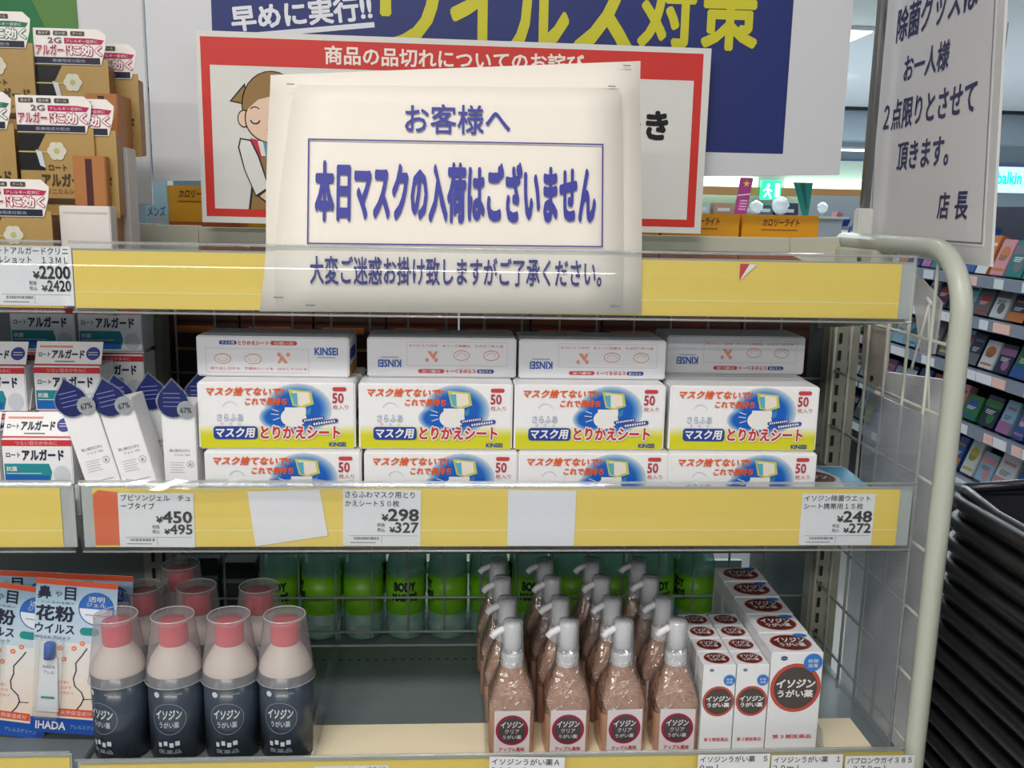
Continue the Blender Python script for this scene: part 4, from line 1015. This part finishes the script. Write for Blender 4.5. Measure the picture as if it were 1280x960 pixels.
ac = make_card()
ac.location = (-0.0500, 0.046, -0.3180); ac.rotation_euler = (math.radians(-2), math.radians(5.5), 0); ac['label'] = 'larger-looking allergy blister card beside the navy bottles, tube in full view'
dup(ac, (-0.1320, 0.058, -0.3260), 'allergy blister card cut by the left picture edge, leaning behind its twin', (math.radians(-2), math.radians(9), 0))
for k in range(2):
    dup(ac, (-0.0400 - 0.088 * k, 0.090 + .012 * k, -0.3290), 'allergy blister card of the back row, orange top edge showing, %s' % ('behind the full-view card' if k == 0 else 'behind the cut-off card'), (math.radians(-2), math.radians(3), 0))

# ============================================================ navy gargle bottles with red caps under cups
def make_bottle():
    t = thing('gargle_bottle', '', 'bottle', group='navy gargle bottles')
    r = 0.0305
    MB().lathe([(r * .9, 0), (r, .003), (r, .004)], M_((40, 50, 66), .4), n=28).lathe([(r, .003), (r, .090), (r, .104), (r * .97, .110), (r * .86, .119), (r * .68, .128), (r * .56, .133), (r * .50, .138)], M_((214, 204, 194), .4), n=28).build('bottle_body', t)
    MB().lathe([(r * 1.015, .004), (r * 1.015, .1045)], M_((56, 66, 80), .3, coat=.3), n=28).build('wrap_label', t)
    MB().lathe([(.0160, .136), (.0163, .138), (.0163, .160), (.0150, .1625), (0, .1627)], M_((214, 42, 66), .3), n=28).build('cap', t)
    # lettering curved onto the label
    p = MB(); LW = M_((196, 204, 212), .5)

    def wrap(mb, R):
        mb.v = [((R + (-v[1])) * math.sin(v[0] / R), -(R + (-v[1])) * math.cos(v[0] / R), v[2]) for v in mb.v]
    fr = FRONT()
    p.ell(fr, -.013, .085, .0035, .0035, LW, 2, 14); p.rect(fr, .006, .085, .016, .0868, M_((120, 130, 140), .5), 2)
    ring = arc(0, .056, .0190, 0, 360, 40); p.line(fr, ring, .0006, M_((140, 150, 160), .5), 2)
    p.text(fr, 'イソジン', -.0145, .056, .0145, .067, LW, 3, .03, .2); p.text(fr, 'うがい薬', -.011, .045, .011, .0525, LW, 3, .01)
    for k in range(4): p.rect(fr, -.0135 + .0065 * k, .021 + .002 * (k % 2), -.0095 + .0068 * k, .0265 + .002 * (k % 2), LW, 2)
    p.text(fr, '医薬品', -.013, .013, .012, .018, M_((150, 160, 170), .5), 2, 0)
    wrap(p, r * 1.015); p.build('lettering', t)
    cup = clear('measuring_cup', tint=(.94, .93, .94), haze=.26, hazecol=(.78, .76, .78), gloss=1.2)
    q = MB(); n = 32
    # side wall only, closed top disc lower than its rim
    q.lathe([(.0335, .094), (.0235, .169)], cup, n=32); q.f = q.f[:-2]; q.m = q.m[:-2]; q.sm = q.sm[:-2]
    q.add([(.0240 * math.cos(2 * math.pi * i / n), .0240 * math.sin(2 * math.pi * i / n), .1655) for i in range(n)], [tuple(range(n))], cup)
    q.tube([(.0236 * math.cos(2 * math.pi * i / n), .0236 * math.sin(2 * math.pi * i / n), .169) for i in range(n)], .0007, clear('cup_rim', haze=.7, gloss=2), 6, closed=True)
    q.tube([(.0335 * math.cos(2 * math.pi * i / n), .0335 * math.sin(2 * math.pi * i / n), .094) for i in range(n)], .0007, clear('cup_edge', haze=.3, gloss=1.5), 6, closed=True)
    q.build('measuring_cup', t)
    return t


bt = make_bottle()
bl = [(0.0175, .030, 'leftmost front navy bottle, touching the allergy card'), (0.0815, .029, 'second navy bottle of the front row'), (0.1450, .028, 'third navy bottle of the front row'), (0.2085, .028, 'rightmost front navy bottle, beside the empty shelf space'),
      (0.0200, .112, 'second-row navy bottle behind the leftmost one, red cap showing'), (0.0860, .112, 'second-row navy bottle between the middle two'), (0.1620, .112, 'second-row navy bottle behind the right pair'), (0.0460, .186, 'rearmost navy bottle, only its dim red cap showing')]
for k, (x, y, lab) in enumerate(bl):
    if k == 0: bt.location = (x, y, -.3297); bt.rotation_euler = (0, 0, math.radians(-24)); bt['label'] = lab
    else: dup(bt, (x, y, -.3297), lab, (0, 0, math.radians(-4 + 3 * (k % 3))))

# ============================================================ peach pump bottles
def make_pump():
    t = thing('pump_bottle', '', 'bottle', group='peach pump gargle bottles in four columns')
    PE = M_((238, 186, 156), .12, trans=.5)
    MB().lathe([(.0255, 0, .8), (.0270, .003, .85), (.0270, .060, .85), (.0262, .067, .8), (.0215, .082, .55), (.0150, .097, .2), (.0125, .103, 0), (.0125, .108, 0)], PE, n=32).build('bottle_body', t)
    fr = FRONT(0, -.0272 - .0012, 0); p = MB()
    MB().box(-.0208, .0208, -.0284, -.0272, .003, .0585, M_((214, 206, 210), .4)).build('front_label', t)
    p.ell(fr, 0, .0345, .0192, .0192, M_((150, 30, 62), .4), 1); p.ell(fr, 0, .0345, .0158, .0165, M_((72, 62, 66), .4), 2)
    LW = M_((214, 218, 220), .4)
    p.text(fr, 'イソジン', -.0130, .0380, .0130, .0455, LW, 4, .03, .2); p.text(fr, 'クリア', -.0085, .0305, .0085, .0360, LW, 4, .01); p.text(fr, 'うがい薬', -.0110, .0235, .0110, .0285, LW, 4, .01)
    p.text(fr, 'アップル風味', -.0150, .0075, .0150, .0125, M_((170, 40, 70), .4), 2, .02); p.build('lettering', t)
    CP = M_((236, 234, 238), .3, trans=.15)
    MB().lathe([(.0130, .104), (.0132, .105), (.0132, .118), (.0118, .121), (.0070, .122)], CP, n=20).build('collar', t)
    hd = MB(); hd.lathe([(.0070, .121), (.0075, .124), (.0102, .126), (.0102, .150), (.0092, .1545), (0, .1555)], CP, n=20); hd.build('pump_head', t)
    MB().tube([(-.002, -.002, .150), (-.012, -.003, .149), (-.0205, -.004, .1445), (-.0245, -.0045, .140)], .0042, CP, 10).build('nozzle', t)
    # the clear over-cap and the shrink film on the shoulders
    MB().lathe([(.0128, .121), (.0135, .123), (.0125, .155), (.0110, .1585), (0, .159)], clear('over_cap', haze=.30, gloss=1.5), n=20).build('over_cap', t)
    MB().lathe([(.0278, .052, .85), (.0276, .066, .8), (.0232, .084, .6), (.0168, .100, .3), (.0145, .112, .1), (.0140, .126, 0)], WRAP, n=32).build('shrink_film', t)
    return t


pm = make_pump()
px = [0.4725, 0.5385, 0.6040, 0.6690]; cn = ['leftmost', 'second', 'third', 'rightmost']; rn = ['front', 'second', 'third', 'rearmost']
for j in range(4):
    for k in range(4):
        lab = 'peach pump bottle in the %s column, %s row' % (cn[k], rn[j]); loc = (px[k] - .003 * j, .030 + j * .066, -.3297)
        if j == 0 and k == 0: pm.location = loc; pm['label'] = lab
        else: dup(pm, loc, lab, (0, 0, math.radians(((k * 7 + j * 5) % 5 - 2) * 1.5)))

# ============================================================ gargle cartons
RB = M_((150, 56, 44), .35); GC = M_((74, 66, 64), .35)


def make_carton(w, d, h, wide):
    t = thing('gargle_carton', '', 'carton', group='wide gargle cartons' if wide else 'narrow gargle cartons')
    MB().box(-w / 2, w / 2, 0, d, 0, h, M_((230, 232, 236), .35), bev=.0012).build('carton', t)
    fr = Fr((-w / 2, 0, 0), (1, 0, 0), (0, 0, 1)); p = MB(); r = w * .49; cy = h * (.655 if wide else .60)
    p.ell(fr, w * .5, cy, r, r * 1.02, RB, 1, 32); p.ell(fr, w * .5, cy, r * .97, r, M_((196, 74, 60), .35), 1.3, 32); p.ell(fr, w * .5, cy, r * .86, r * .88, GC, 2, 32)
    p.text(fr, 'イソジン', w * .13, cy + r * .02, w * .87, cy + r * .36, WHITE, 4, .035, .15); p.text(fr, 'うがい薬', w * .16, cy - r * .38, w * .84, cy - r * .08, WHITE, 4, .03)
    p.ell(fr, w * .80, h * .905 if wide else h * .835, w * .18, w * .18, M_((44, 120, 204), .35), 5); p.text(fr, '殺菌', w * .70, h * .905 if wide else h * .835, w * .90, (h * .905 if wide else h * .835) + w * .07, WHITE, 7, 0)
    p.text(fr, '消毒', w * .70, (h * .90 if wide else h * .83) - w * .09, w * .90, (h * .90 if wide else h * .83) - w * .01, WHITE, 7, 0)
    p.ell(fr, w * .24, h * .945, w * .07, w * .045, M_((40, 50, 130), .35), 3, 16); p.line(fr, [(w * .16, h * .945), (w * .32, h * .945)], .0004, WHITE, 4)
    p.text(fr, '第３類医薬品', w * .12, h * .155, w * .88, h * .195, M_((200, 40, 50), .35), 3, .01)
    p.build('printed_front', t)
    fr = Fr((-w / 2, 0, h), (1, 0, 0), (0, 1, 0)); p = MB()
    p.ell(fr, w * .5, d * .5, w * .40, d * .40, M_((186, 60, 50), .35), 1); p.ell(fr, w * .5, d * .5, w * .37, d * .36, M_((96, 40, 36), .35), 2); p.text(fr, 'イソジン', w * .2, d * .5, w * .8, d * .72, WHITE, 4, .03, .15); p.text(fr, 'うがい薬', w * .25, d * .28, w * .75, d * .46, WHITE, 4, .02)
    if wide: p.ell(fr, w * .78, d * .85, w * .14, d * .10, M_((44, 120, 204), .35), 3)
    p.build('printed_top', t)
    fr = Fr((-w / 2, d, 0), (0, -1, 0), (0, 0, 1)); p = MB(); p.rect(fr, d * .15, h * .4, d * .85, h * .8, M_((206, 210, 214), .4), 1)
    for k in range(6): p.line(fr, [(d * .22, h * (.75 - .05 * k)), (d * .75, h * (.75 - .05 * k))], .0006, M_((120, 124, 130), .5), 2)
    p.build('printed_side', t)
    return t


cl = make_carton(.0620, .0510, .1300, True)
for k in range(5):
    lab = ['front wide gargle carton, brightly lit beside the empty end of the shelf', 'second wide gargle carton of the column', 'third wide gargle carton of the column', 'fourth wide gargle carton, a gap before the wall', 'rearmost wide gargle carton of the column'][k]
    if k == 0: cl.location = (.8065, .0, -.3297); cl['label'] = lab
    else: dup(cl, (.8065 + .001 * k, .0535 * k, -.3297), lab)
cs_ = make_carton(.0385, .0340, .1150, False)
for c in range(2):
    for k in range(4):
        lab = '%s narrow gargle carton of the %s narrow column' % (['front', 'second', 'third', 'rearmost'][k], ['left', 'right'][c])
        loc = ((.7150, .7548)[c] + .0005 * k, .0 + .0355 * k, -.3297)
        if c == 0 and k == 0: cs_.location = loc; cs_['label'] = lab
        else: dup(cs_, loc, lab)
# clear dividers between the columns
DV = clear('divider_plastic', haze=.10, hazecol=(.7, .74, .74))
for x, h, lab in ((.2440, .045, 'low clear divider beside the rightmost navy bottle'), (.8440, .03, 'low clear divider beside the wide gargle cartons'), (.4425, .04, 'low clear divider left of the pump bottles')):
    tag(MB().prism([(x, -.012, -.3297), (x, .25, -.3297), (x, .25, -.3297 + h * 1.3), (x, .0, -.3297 + h)], (-.0012, 0, 0), DV).build('shelf_divider'), lab, 'divider')

# ============================================================ goods on the other side of the rack
oth = thing('rear_shelf', 'grey shelf on the far side of the rack carrying green drink bottles', 'shelf', (0.46, 0.34, -0.352))
MB().box(-0.46, 0.48, 0, 0.30, -0.02, 0, M_((120, 132, 134), .4)).build('shelf_deck', oth)
MB().box(-0.46, 0.48, 0.29, 0.30, 0.0, 0.02, M_((170, 180, 180), .4)).build('front_lip', oth)
oth2 = thing('rear_shelf', 'upper grey shelf on the far side carrying the orange cartons', 'shelf', (0.46, 0.34, 0.20))
MB().box(-0.482, 0.494, 0, 0.30, -0.02, 0, M_((150, 150, 140), .4)).build('shelf_deck', oth2)
MB().box(-0.482, 0.494, 0.29, 0.30, 0.0, 0.02, M_((170, 180, 180), .4)).build('front_lip', oth2)
oth3 = thing('rear_shelf', 'middle grey shelf on the far side carrying brown cartons', 'shelf', (0.46, 0.34, 0.035))
MB().box(-0.46, 0.48, 0, 0.30, -0.02, 0, M_((110, 112, 112), .4)).build('shelf_deck', oth3)
MB().box(-0.46, 0.48, 0.29, 0.30, 0.0, 0.02, M_((170, 180, 180), .4)).build('front_lip', oth3)


def make_drink():
    t = thing('green_drink_bottle', '', 'bottle', group='green label drink bottles on the far side')
    TB = clear('drink_bottle_plastic', tint=(.70, .86, .82), haze=.50, hazecol=(.42, .66, .60), gloss=.8)
    r = .030
    MB().lathe([(r * .8, 0), (r, .005), (r, .022), (r * .95, .027), (r, .032), (r, .10), (r * .97, .118), (r * .8, .136), (r * .45, .152), (r * .4, .157)], TB, n=20).build('bottle_body', t)
    MB().lathe([(r * 1.02, .043), (r * 1.02, .103)], M_((108, 178, 24), .4), n=20).build('wrap_label', t)
    MB().lathe([(r * .47, .157), (r * .48, .168), (0, .1685)], M_((225, 230, 228), .4), n=16).build('cap', t)
    p = MB(); fr = FRONT(); K = M_((16, 36, 22), .5)
    p.text(fr, 'BODY', -.016, .082, .016, .095, K, 3, .05); p.text(fr, 'MAINTÉ', -.019, .066, .019, .0795, K, 3, .05); p.pg(fr, [(-.02, .060), (.018, .060), (.020, .063), (-.018, .063)], K, 3)
    R = r * 1.02; p.v = [((R - v[1]) * math.sin(v[0] / R), -(R - v[1]) * math.cos(v[0] / R), v[2]) for v in p.v]
    p.build('lettering', t)
    return t


dk = make_drink()
dxs = [0.135, 0.200, 0.264, 0.329, 0.394, 0.459, 0.524, 0.589, 0.654, 0.719, 0.784]
for j in range(2):
    for k, x in enumerate(dxs):
        rz = math.radians(0 if k % 3 == (0 if j == 0 else 1) else (70, -80, 150)[(k + j) % 3])
        lab = 'green-labelled drink bottle beyond the mesh, %s from the left in the %s row' % (ORD[k], 'near' if j == 0 else 'far')
        loc = (x, .378 + j * .066, -.3515)
        if j == 0 and k == 0: dk.location = loc; dk.rotation_euler = (0, 0, rz); dk['label'] = lab
        else: dup(dk, loc, lab, (0, 0, rz))
for k, (x, h) in enumerate(((0.020, .125), (0.075, .118))):
    t = thing('dark_carton', 'dark box beyond the mesh behind the navy bottles, %s one' % ('left' if k == 0 else 'right'), 'box', (x, .375, -.3515), group='dark boxes beyond the mesh')
    MB().box(-.025, .025, 0, .08, 0, h, M_((34, 46, 46), .4), bev=.001).build('carton', t)
    p = MB(); fr = FRONT(); p.rect(fr, -.024, h * .72, .024, h * .78, M_((90, 110, 110), .5), 1); p.rect(fr, -.02, h * .4, .015, h * .55, M_((16, 22, 24), .5), 1); p.build('printed_front', t)
# orange cartons over the back rail
def make_orange():
    t = thing('orange_carton', '', 'carton', group='orange cartons beyond the top rail')
    w, h = .1140, .1030
    MB().box(-w / 2, w / 2, 0, .08, 0, h, M_((226, 156, 18), .45), bev=.001).build('carton', t)
    fr = FRONT(); p = MB(); K = M_((90, 50, 14), .5)
    p.text(fr, 'カロリーライト', -w * .24, h * .845, w * .24, h * .945, K, 2, .02, .3); p.rect(fr, -w * .25, h * .78, w * .22, h * .80, M_((160, 100, 20), .5), 2)
    p.rect(fr, -w * .5, 0, w * .5, h * .52, M_((176, 92, 40), .45), 1)
    p.build('printed_front', t)
    return t


oc = make_orange()
for k, x in enumerate((0.875, 0.757, 0.639, 0.521, 0.403, 0.285, 0.167, 0.042)):
    lab = ('orange carton beyond the top rail at the far left, beside the upright', ) if k == 7 else ('orange carton beyond the top rail, %s from the right upright' % ORD[k], )
    loc = (x, .362, .2003 + (.024 if k == 7 else 0))
    if k == 0: oc.location = loc; oc['label'] = lab[0]
    else: dup(oc, loc, lab[0])
# orange cartons under the upper shelf, their deep shade put into a dark brown colour
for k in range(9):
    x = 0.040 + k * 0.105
    t = thing('shade_brown_carton', 'carton coloured shade-dark brown behind the mesh, %s from the left above the mask boxes' % ORD[k], 'carton', (x, .362, .0353), group='shade-brown cartons behind the mesh')
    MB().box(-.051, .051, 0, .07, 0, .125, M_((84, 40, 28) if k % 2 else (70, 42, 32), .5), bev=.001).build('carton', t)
    p = MB(); fr = FRONT(); p.rect(fr, -.04, .06, .04, .064, M_((180, 140, 80), .5), 1); p.rect(fr, -.04, .085, .02, .095, M_((160, 90, 40), .5), 1); p.build('printed_front', t)

# ============================================================ black shopping baskets
def rrect(x0, x1, y0, y1, r, z):
    pts = []
    for cx, cy, a in ((x1 - r, y0 + r, -90), (x1 - r, y1 - r, 0), (x0 + r, y1 - r, 90), (x0 + r, y0 + r, 180)):
        for k in range(6):
            t = math.radians(a + k * 18); pts.append((cx + r * math.cos(t), cy + r * math.sin(t), z))
    return pts


BX = [0.0, 0.46, -0.34, 0.0]


def make_basket():
    t = thing('shopping_basket', '', 'basket', group='stack of black shopping baskets')
    PB = M_((20, 19, 24), .38, noise=.1, nscale=30)
    top = rrect(0, .42, -.31, 0, .05, 0); b = rrect(.045, .375, -.265, -.045, .035, -.19)
    n = len(top); vs = top + b; fs = [(i, (i + 1) % n, n + (i + 1) % n, n + i) for i in range(n)] + [tuple(range(2 * n - 1, n - 1, -1))]
    o = MB().add(vs, fs, PB, False).build('basket_body', t); md = o.modifiers.new('wall', 'SOLIDIFY'); md.thickness = .0022; md.offset = 0
    MB().tube([(x, y, z - .002) for x, y, z in rrect(-.006, .426, -.316, .006, .056, 0)], .0085, PB, 10, closed=True, flat=1.0).build('rim', t)
    lip = MB(); q = rrect(-.004, .424, -.314, .004, .054, 0); lip.add([(x, y, -.006) for x, y, z in q] + [(x, y, -.022) for x, y, z in q], [((i + 1) % n, i, n + i, n + (i + 1) % n) for i in range(n)], PB, True)
    o = lip.build('skirt', t); md = o.modifiers.new('wall', 'SOLIDIFY'); md.thickness = .002
    return t


bk = make_basket()
for k in range(17):
    z = -.020 - k * .0262; x = .996 - .0010 * k; y = .052 + .0012 * k
    lab = ('black shopping basket, topmost of the stack, with its handles' if k == 0 else 'black shopping basket in the stack, %s from the top' % ORD[k])
    if k == 0: bk.location = (x, y, z); bk['label'] = lab
    else: dup(bk, (x, y, z), lab)
PBH = M_((34, 34, 42), .25)
MB().tube([(.010, .0, .006), (.006, -.03, .010), (.002, -.10, .004), (.002, -.20, .004), (.02, -.30, .006)], .0062, PBH, 10).build('handle', bk)
MB().tube([(.012, -.012, .008), (.10, -.004, .012), (.25, -.002, .012), (.41, -.01, .008)], .0062, PBH, 10).build('handle', bk)
bs = thing('basket_stand', 'low black stand under the stack of shopping baskets', 'stand', (1.19, -0.10, FZ))
for sx in (-1, 1):
    for sy in (-1, 1): MB().tube([(sx * .13, sy * .08, .0), (sx * .13, sy * .08, .498)], .009, BLACK, 10).build('leg', bs)
MB().box(-.15, .15, -.095, .095, .498, .506, BLACK).build('top_plate', bs)
